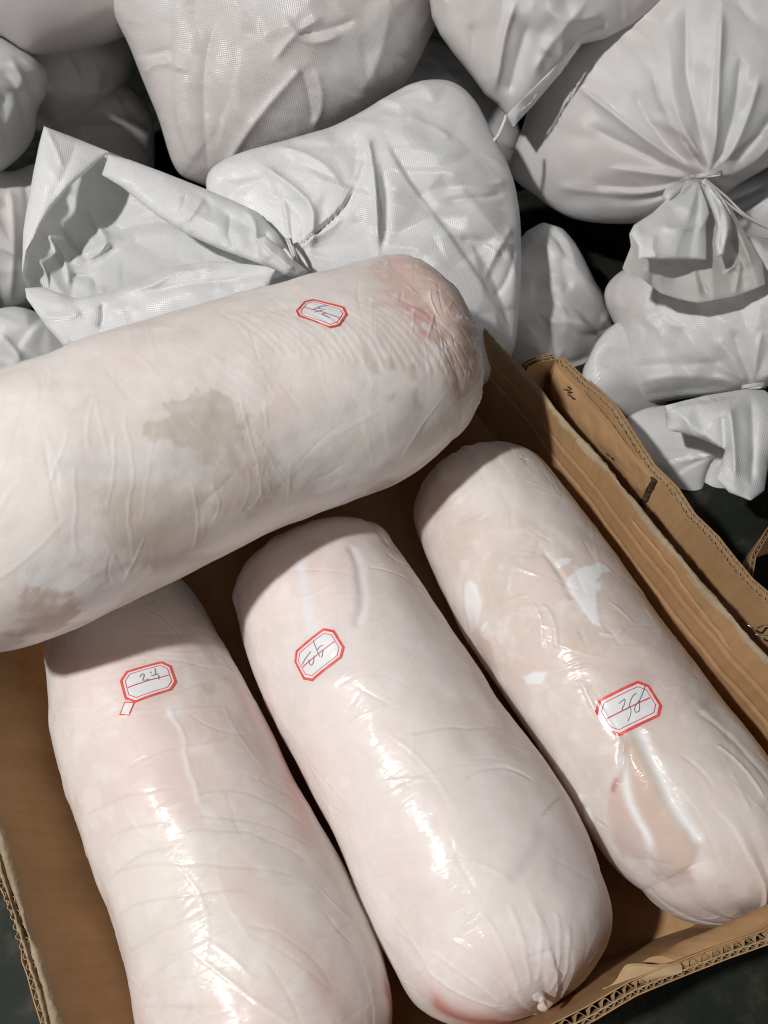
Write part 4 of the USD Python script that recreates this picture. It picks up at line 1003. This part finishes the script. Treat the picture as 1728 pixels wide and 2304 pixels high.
# F: sack with tied neck and wide open mouth
sF = sack('white woven sack behind the top meat roll, tied neck flaring into open mouth', (850, 600), 0.80)
mF, surfF, nF = sack_body(sF, [(470, 390), (600, 330), (755, 285), (864, 224), (926, 193), (994, 183), (1038, 200), (1074, 240), (1100, 292), (1126, 340), (1150, 400), (1164, 460), (1170, 540), (1168, 640), (1162, 740), (1150, 800), (1080, 870), (850, 900), (650, 850), (560, 740), (520, 600), (480, 480)],
          0.80, 0.075, 0.05, (12, 4), sm=260, seed=19, pink=0.12, weave=-0.15, knot=(668, 590), kn=(24, 4.0, 34, 120), step=4.5,
          folds=[('s', [(858, 350), (905, 440), (955, 505), (1036, 615), (1085, 680)], 4, -5, 70), ('r', [(820, 340), (832, 430), (838, 520), (842, 590)], 7, 9), ('v', [(800, 330), (795, 420), (780, 500), (755, 550)], 12, 3), ('v', [(850, 420), (860, 520), (850, 590)], 8, 5),
                 ('r', [(590, 400), (660, 450), (710, 520), (700, 590)], 9, 9), ('v', [(600, 460), (650, 480), (690, 540), (680, 580)], 9, 5), ('r', [(620, 350), (720, 400), (770, 460)], 12, 5), ('g', [(740, 470), (725, 520), (710, 570)], 12, -2),
                 ('r', [(980, 420), (1060, 440), (1130, 420)], 10, 4), ('v', [(980, 480), (1060, 470), (1120, 450)], 8, 4), ('r', [(1070, 640), (1110, 560), (1140, 520)], 10, 4), ('v', [(1090, 680), (1120, 640), (1140, 560)], 10, 4), ('g', [(930, 600), (1000, 700), (1060, 790)], 40, 5),
                 ('r', [(900, 300), (980, 330), (1000, 350)], 12, 3), ('v', [(1010, 560), (1060, 560), (1120, 600)], 8, 3)],
          crump=((85, 1.7, 0.9, 4.0), (36, 1.7, 0.2, 1.9)))
kF = surfF([(668, 590)])[0]; dF = float(depth(kF))
# its neck: outer wall, inner hollow, folded lips
sheet(sF, 'neck_lining', e1_([(190, 545, dF + .02), (330, 600, dF + .045), (480, 660, dF + .05), (700, 745, dF + .04), (960, 850, dF + .03), (1120, 920, dF + .01), (1250, 1080, dF), (1290, 1160, dF - .005), (1200, 1200, dF - .01), (1000, 1210, dF - .01), (700, 1240, dF + .0), (420, 1330, dF), (300, 1420, dF), (200, 1400, dF - .01), (120, 1250, dF - .01), (95, 1180, dF - .005), (105, 950, dF + .0), (150, 720, dF + .01)]),
      folds=[('r', q1([(190, 1000), (280, 1130), (300, 1240)]), 8, 7), ('v', q1([(250, 960), (330, 1080), (400, 1130)]), 10, 7), ('r', q1([(370, 850), (410, 960), (460, 1040), (330, 1130)]), 8, 7), ('r', q1([(300, 1150), (440, 1060), (600, 1030)]), 10, 5), ('v', q1([(480, 1010), (700, 960), (900, 1010), (1080, 1110)]), 12, 6), ('v', q1([(300, 1190), (400, 1200), (420, 1260)]), 7, 6), ('r', q1([(440, 1230), (445, 1320), (440, 1370)]), 6, 5)],
      bulge=-0.042, crump=((55, 1.8, 0.5, 4.0), (26, 1.5, 1.2, 1.2)), seed=21, weave=0.25, white=WHITE)
sheet(sF, 'neck_lip', e1_([(190, 545, dF + .015), (330, 598, dF + .03), (470, 655, dF + .03), (370, 745, dF + .01), (300, 805, dF + .0), (235, 880, dF - .005), (180, 960, dF - .01), (150, 1020, dF - .012), (112, 1080, dF - .012), (95, 1185, dF - .01), (100, 1000, dF - .006), (112, 930, dF - .004), (145, 740, dF + .005), (170, 620, dF + .01)]),
      folds=[('r', q1([(200, 560), (240, 640), (270, 720)]), 6, 3), ('v', q1([(330, 610), (300, 700), (220, 850)]), 14, 3)], bulge=0.012, crump=((60, 1.5, 0.5, 1.5),), seed=22, weave=0.12, thin=False)
sheet(sF, 'neck_lip', e1_([(470, 668, dF + .01), (560, 690, dF + .008), (700, 742, dF + .005), (860, 805, dF), (1000, 862, dF - .005), (1110, 915, dF - .01), (1200, 1010, dF - .015), (1260, 1110, dF - .012), (1225, 1175, dF - .02), (1110, 1135, dF - .025), (960, 1080, dF - .02), (800, 1010, dF - .012), (690, 940, dF - .008), (600, 870, dF - .002), (530, 810, dF + .004), (440, 755, dF + .01)]),
      folds=[('r', q1([(800, 960), (850, 900), (880, 850)]), 7, 4), ('v', q1([(760, 950), (790, 890), (800, 840)]), 7, 3), ('v', q1([(1000, 920), (990, 1000), (1020, 1080)]), 9, 5), ('r', q1([(1050, 900), (1100, 960), (1110, 1060)]), 8, 6), ('v', q1([(1150, 1000), (1160, 1070), (1180, 1130)]), 7, 6)], bulge=0.016, crump=((45, 1.7, 0.5, 2.6), (22, 1.4, 1.3, 0.8)), seed=23, weave=0.3)
sheet(sF, 'neck_lip', e1_([(510, 1250, dF - .012), (620, 1210, dF - .016), (760, 1150, dF - .02), (900, 1125, dF - .02), (1060, 1140, dF - .02), (1195, 1155, dF - .022), (1160, 1240, dF - .03), (1050, 1300, dF - .03), (800, 1400, dF - .03), (560, 1480, dF - .03), (280, 1500, dF - .03), (200, 1410, dF - .03), (115, 1290, dF - .02), (108, 1245, dF - .014), (180, 1240, dF - .014), (330, 1290, dF - .02)]),
      folds=[('r', q1([(520, 1260), (660, 1230), (760, 1180), (960, 1160)]), 6, 5), ('v', q1([(440, 1310), (445, 1370), (430, 1420)]), 7, 6), ('v', q1([(620, 1270), (800, 1230), (1000, 1210), (1180, 1160)]), 8, 5), ('r', q1([(180, 1370), (300, 1370), (350, 1340)]), 10, 4)], bulge=0.012, crump=((60, 1.7, 0.1, 2.5), (26, 1.5, 0.7, 0.9)), seed=24, weave=0.1, thin=False)
sheet(sF, 'neck_fold', e1_([(1110, 1030, dF - .03), (1150, 1020, dF - .034), (1200, 1060, dF - .032), (1290, 1140, dF - .03), (1330, 1170, dF - .028), (1300, 1200, dF - .03), (1230, 1190, dF - .034), (1170, 1150, dF - .036), (1120, 1130, dF - .034)]), folds=[('r', q1([(1120, 1040), (1200, 1110), (1280, 1170)]), 7, 6)], bulge=0.012, crump=((22, 1.5, 0.8, 2.5),), seed=25)
tie(sF, kF + nF * 0.010, nF, 0.012, 0.010, 1.9, seed=1)
kk = atd([(640, 560), (655, 580), (662, 600), (668, 622)], dF - 0.034); V, f = tube(spline(kk, 12), 0.0016, 6); obj('tie_string', (V, f), STRING, sF)

# G: sack with sewn corner and loose thread
sG = sack('white sack at top with stitched hem corner and dangling thread', (1200, 80), 0.74)
mG, surfG, nG = sack_body(sG, [(972, 40), (990, 78), (1020, 120), (1062, 172), (1092, 214), (1108, 226), (1120, 235), (1156, 284), (1205, 232), (1258, 168), (1308, 100), (1360, 88), (1447, 47), (1500, 0), (1560, -180), (1350, -330), (1050, -320), (950, -120)],
          0.74, 0.06, 0.04, (10, 6), sm=0, seed=31, pink=0.55, weave=-0.85,
          folds=[('r', [(1150, 20), (1130, 80), (1118, 150), (1108, 215)], 9, 8), ('v', [(1180, 60), (1160, 130), (1140, 220)], 14, 6), ('r', [(1300, 20), (1260, 70), (1220, 120), (1190, 180)], 16, 6), ('v', [(1060, 60), (1060, 120), (1085, 190)], 9, 4), ('v', [(1260, 130), (1300, 80), (1360, 60)], 10, 5), ('r', [(1200, 30), (1260, 60), (1340, 40)], 14, 4)], crump=((70, 1.8, 0.9, 3.0), (30, 1.8, 1.3, 1.5)))
hem = atd(q2([(560, 552), (530, 508), (640, 395), (790, 240), (835, 180), (855, 192), (760, 320)]), 0.0)
dG = float(np.median(depth(surfG(q2([(600, 440), (700, 330), (780, 250)]))))) - 0.004
hp = q2([(560, 548), (527, 500), (600, 425), (700, 325), (780, 250), (834, 178), (850, 196), (740, 340)])
sheet(sG, 'hem', [(x, y, float(depth(surfG([(x - 3, y - 3)])[0])) - 0.0050) for x, y in hp], folds=[('v', q2([(540, 500), (680, 370), (800, 250)]), 2.2, 1.0)], crump=((25, 2, -0.8, 0.5),), seed=33, weave=-0.8, bulge=0.003, thin=False)
for k in range(9):
    a = np.array((555, 505)) + (np.array((800, 262)) - (555, 505)) * k / 9; b = a + (np.array((800, 262)) - (555, 505)) * 0.07
    V, f = tube(surfG(q2([a + 6 * np.array([.7, .7]), (a + b) / 2 + 6 * np.array([.7, .7]), b + 6 * np.array([.7, .7])]), 0.0062), 0.0006, 5); obj('stitch', (V, f), STRING, sG)
V, f = tube(spline(atd(q2([(528, 500), (512, 545), (490, 590), (462, 622), (440, 645), (388, 660)]), [dG, dG, dG + .005, dG + .012, dG + .016, dG + .02]), 40), 0.0019, 7)
V = V + (meshkit.noise(V * 500, 3)[:, None] - 0.5) * 0.001; obj('thread', (V, f), STRING, sG, label='loose thread hanging from the stitched corner')
V, f = tube(spline(atd(q2([(462, 622), (468, 645), (478, 640)]), [dG + .012] * 3), 10), 0.0011, 6); obj('thread', (V, f), STRING, sG)

# H: big tied sack on the right
sH = sack('big round tied sack at upper right, pleats converging on its knot', (1430, 280), 0.82)
kH = (1588, 398)
mH, surfH, nH = sack_body(sH, [(1290, 70), (1220, 150), (1187, 255), (1160, 330), (1148, 388), (1197, 435), (1260, 479), (1312, 497), (1365, 503), (1416, 503), (1500, 494), (1580, 470), (1640, 430), (1690, 398), (1760, 350), (1850, 180), (1840, -80), (1650, -200), (1420, -120)],
          0.82, 0.095, 0.05, (10, -2), sm=240, seed=41, pink=0.5, weave=0.75, knot=kH, kn=(30, 8.0, 30, 130), step=4.5,
          folds=[('r', [(1600, 380), (1602, 300), (1605, 200), (1612, 60)], 8, 9), ('v', [(1585, 370), (1560, 280), (1540, 180), (1540, 60)], 12, 8), ('r', [(1565, 375), (1500, 280), (1470, 190)], 9, 8), ('v', [(1555, 385), (1470, 300), (1430, 220)], 9, 6), ('r', [(1560, 392), (1460, 330), (1370, 260), (1310, 210)], 9, 7), ('v', [(1550, 400), (1440, 350), (1340, 300)], 9, 5),
                 ('r', [(1550, 408), (1450, 395), (1380, 385)], 9, 6), ('v', [(1545, 415), (1440, 425), (1330, 420)], 10, 5), ('r', [(1540, 425), (1420, 440), (1260, 420)], 12, 4), ('r', [(1620, 380), (1660, 300), (1690, 200)], 10, 7), ('v', [(1640, 380), (1690, 320), (1728, 270)], 10, 6), ('r', [(1640, 395), (1690, 370), (1728, 320)], 9, 5), ('v', [(1612, 370), (1640, 270), (1650, 160)], 8, 7)],
          crump=((95, 2.0, 0.8, 3.0), (40, 1.6, 0.6, 1.0)))
pH = surfH([kH])[0]; dH = float(depth(pH)) - 0.01
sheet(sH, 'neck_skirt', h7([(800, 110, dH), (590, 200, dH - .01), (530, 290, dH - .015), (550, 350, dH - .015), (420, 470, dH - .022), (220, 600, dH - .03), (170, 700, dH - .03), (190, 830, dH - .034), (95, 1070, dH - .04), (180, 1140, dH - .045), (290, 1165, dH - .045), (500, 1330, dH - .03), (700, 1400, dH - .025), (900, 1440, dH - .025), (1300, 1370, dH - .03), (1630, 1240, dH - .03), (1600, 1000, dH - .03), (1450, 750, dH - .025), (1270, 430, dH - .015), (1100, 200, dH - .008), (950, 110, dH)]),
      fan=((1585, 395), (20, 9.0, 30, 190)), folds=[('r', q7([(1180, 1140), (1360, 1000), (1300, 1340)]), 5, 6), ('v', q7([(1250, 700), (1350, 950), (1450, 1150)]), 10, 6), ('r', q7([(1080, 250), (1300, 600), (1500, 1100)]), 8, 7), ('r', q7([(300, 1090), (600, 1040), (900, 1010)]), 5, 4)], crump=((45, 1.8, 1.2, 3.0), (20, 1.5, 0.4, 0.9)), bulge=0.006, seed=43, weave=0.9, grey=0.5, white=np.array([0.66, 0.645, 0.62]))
sheet(sH, 'neck_fold', h7([(790, 120, dH - .01), (700, 260, dH - .026), (560, 340, dH - .034), (420, 480, dH - .046), (230, 600, dH - .056), (180, 700, dH - .058), (260, 840, dH - .062), (270, 960, dH - .066), (480, 972, dH - .064), (760, 972, dH - .056), (995, 972, dH - .05), (1000, 800, dH - .045), (990, 580, dH - .04), (1030, 480, dH - .036), (1000, 360, dH - .03), (920, 150, dH - .012)]),
      fan=((1570, 405), (16, 7.0, 26, 120)), folds=[('r', q7([(500, 620), (700, 640), (900, 640), (1010, 520)]), 8, 6), ('v', q7([(260, 680), (500, 560), (800, 420)]), 9, 4), ('r', q7([(440, 700), (420, 830), (480, 960)]), 8, 3)], crump=((36, 1.6, 0.7, 2.0),), bulge=0.012, seed=44, weave=0.75, thin=False)
sheet(sH, 'neck_fold', h7([(940, 120, dH - .015), (1020, 140, dH - .02), (1160, 330, dH - .035), (1260, 520, dH - .045), (1270, 640, dH - .05), (1220, 780, dH - .054), (1190, 930, dH - .058), (1110, 945, dH - .056), (1075, 800, dH - .05), (1110, 620, dH - .046), (1060, 450, dH - .04), (980, 260, dH - .026)]),
      fan=((1575, 405), (24, 7.0, 20, 110)), folds=[('v', q7([(1000, 200), (1160, 480), (1170, 700), (1140, 900)]), 4, 5)], crump=((26, 2.2, 1.4, 1.6),), bulge=0.012, seed=45, weave=0.75, thin=False)
sheet(sH, 'neck_fold', h7([(520, 300, dH - .02), (560, 210, dH - .018), (680, 165, dH - .016), (770, 150, dH - .016), (720, 250, dH - .024), (600, 340, dH - .03), (545, 345, dH - .026)]), crump=((14, 1.5, 0.5, 2.0),), bulge=0.008, seed=46, thin=False)
tie(sH, pH + nH * 0.008 + UP * -0.001, nH, 0.013, 0.012, 0.15, seed=3)
for k, p in enumerate([[(960, 120, 0), (1180, 330, .01), (1400, 500, .02), (1700, 660, .03)], [(980, 110, 0), (1200, 290, .01), (1450, 520, .02), (1700, 640, .028)], [(960, 130, 0), (1120, 280, .006), (1240, 470, .01), (1300, 600, .02)]]):
    V, f = tube(spline(atd([a[:2] for a in h7(p)], [dH - 0.03 + a[2] for a in p]), 30), 0.0012 if k < 2 else 0.0022, 6); obj('tie_string', (V, f), STRING, sH)

# L: sack cut by the right edge, under the big tied one
sL = sack('shaded sack at the right edge, beside the tied neck skirt', (1700, 500), 0.90)
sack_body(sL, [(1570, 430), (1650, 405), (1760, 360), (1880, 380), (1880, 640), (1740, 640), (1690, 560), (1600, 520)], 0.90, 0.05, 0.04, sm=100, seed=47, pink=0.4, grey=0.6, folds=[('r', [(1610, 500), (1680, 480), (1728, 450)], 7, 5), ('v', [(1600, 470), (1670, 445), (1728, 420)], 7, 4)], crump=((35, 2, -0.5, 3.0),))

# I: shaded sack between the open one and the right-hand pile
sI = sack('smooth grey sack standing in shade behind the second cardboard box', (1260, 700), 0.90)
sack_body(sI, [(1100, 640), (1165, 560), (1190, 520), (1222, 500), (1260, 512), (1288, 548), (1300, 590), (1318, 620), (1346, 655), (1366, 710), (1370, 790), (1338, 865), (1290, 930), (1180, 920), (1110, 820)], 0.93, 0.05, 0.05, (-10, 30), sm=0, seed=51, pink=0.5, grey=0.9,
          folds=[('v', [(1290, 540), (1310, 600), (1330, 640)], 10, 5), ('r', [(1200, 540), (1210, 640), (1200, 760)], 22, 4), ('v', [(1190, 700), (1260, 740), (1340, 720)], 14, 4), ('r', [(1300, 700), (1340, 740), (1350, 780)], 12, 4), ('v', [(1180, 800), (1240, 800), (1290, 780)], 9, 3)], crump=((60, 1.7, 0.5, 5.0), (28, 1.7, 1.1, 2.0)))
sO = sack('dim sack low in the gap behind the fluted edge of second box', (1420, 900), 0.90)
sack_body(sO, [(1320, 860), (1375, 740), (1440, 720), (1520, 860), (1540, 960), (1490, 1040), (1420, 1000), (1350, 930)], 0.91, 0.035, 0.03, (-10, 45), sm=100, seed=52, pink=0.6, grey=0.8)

# J: lower right tied sack
sJ = sack('white tied sack lower right, neck hanging down in front, above pleated grey sack', (1560, 780), 0.84)
kJ = (1688, 874)
mJ, surfJ, nJ = sack_body(sJ, [(1360, 660), (1400, 610), (1480, 570), (1600, 545), (1760, 550), (1860, 680), (1850, 840), (1770, 866), (1684, 876), (1649, 882), (1560, 893), (1496, 904), (1439, 912), (1413, 906), (1411, 860), (1408, 800), (1390, 745)],
          0.84, 0.075, 0.05, (14, 0), sm=200, seed=61, pink=0.55, weave=0.1, knot=kJ, kn=(22, 5.0, 25, 110),
          folds=[('r', [(1480, 690), (1500, 740), (1540, 760)], 12, 4), ('v', [(1420, 830), (1520, 830), (1640, 820)], 12, 4), ('r', [(1430, 870), (1540, 855), (1660, 865)], 10, 5), ('v', [(1440, 895), (1560, 880), (1650, 876)], 7, 4), ('r', [(1600, 780), (1650, 830), (1680, 865)], 10, 5), ('v', [(1640, 760), (1660, 820), (1690, 860)], 9, 5), ('r', [(1700, 760), (1690, 820), (1688, 865)], 9, 5)], crump=((75, 1.8, 0.3, 5.0), (32, 1.8, 0.9, 2.2)))
dJ = float(depth(surfJ([kJ])[0])) - 0.045
sheet(sJ, 'neck_skirt', j4([(1540, 400, dJ - .01), (1340, 432, dJ - .03), (1130, 484, dJ - .034), (1133, 550, dJ - .02), (1140, 612, dJ - .024), (1220, 625, dJ - .026), (1330, 660, dJ - .028), (1440, 712, dJ - .04), (1390, 860, dJ - .055), (1460, 930, dJ - .06), (1570, 972, dJ - .06), (1640, 920, dJ - .044), (1665, 760, dJ - .036), (1720, 600, dJ - .03), (1700, 450, dJ - .012), (1640, 405, dJ)]),
      fan=((1684, 876), (16, 8.0, 45, 170)), folds=[('r', [(1640, 905), (1650, 990), (1655, 1080)], 10, 9), ('v', [(1625, 930), (1630, 1000), (1632, 1020)], 8, 9), ('r', [(1520, 920), (1560, 960), (1620, 1000)], 14, 5), ('v', [(1690, 900), (1695, 1000), (1690, 1090)], 9, 7)], crump=((40, 1.7, 1.0, 2.5),), bulge=0.014, seed=63, weave=0.3, thin=False)
tie(sJ, surfJ([kJ])[0] + nJ * 0.012, nJ, 0.012, 0.010, 0.1, seed=5)

# K: pleated sack below it, in shade
sK = sack('shaded grey white sack with pleats, low at right beneath hanging white neck', (1600, 1060), 0.78)
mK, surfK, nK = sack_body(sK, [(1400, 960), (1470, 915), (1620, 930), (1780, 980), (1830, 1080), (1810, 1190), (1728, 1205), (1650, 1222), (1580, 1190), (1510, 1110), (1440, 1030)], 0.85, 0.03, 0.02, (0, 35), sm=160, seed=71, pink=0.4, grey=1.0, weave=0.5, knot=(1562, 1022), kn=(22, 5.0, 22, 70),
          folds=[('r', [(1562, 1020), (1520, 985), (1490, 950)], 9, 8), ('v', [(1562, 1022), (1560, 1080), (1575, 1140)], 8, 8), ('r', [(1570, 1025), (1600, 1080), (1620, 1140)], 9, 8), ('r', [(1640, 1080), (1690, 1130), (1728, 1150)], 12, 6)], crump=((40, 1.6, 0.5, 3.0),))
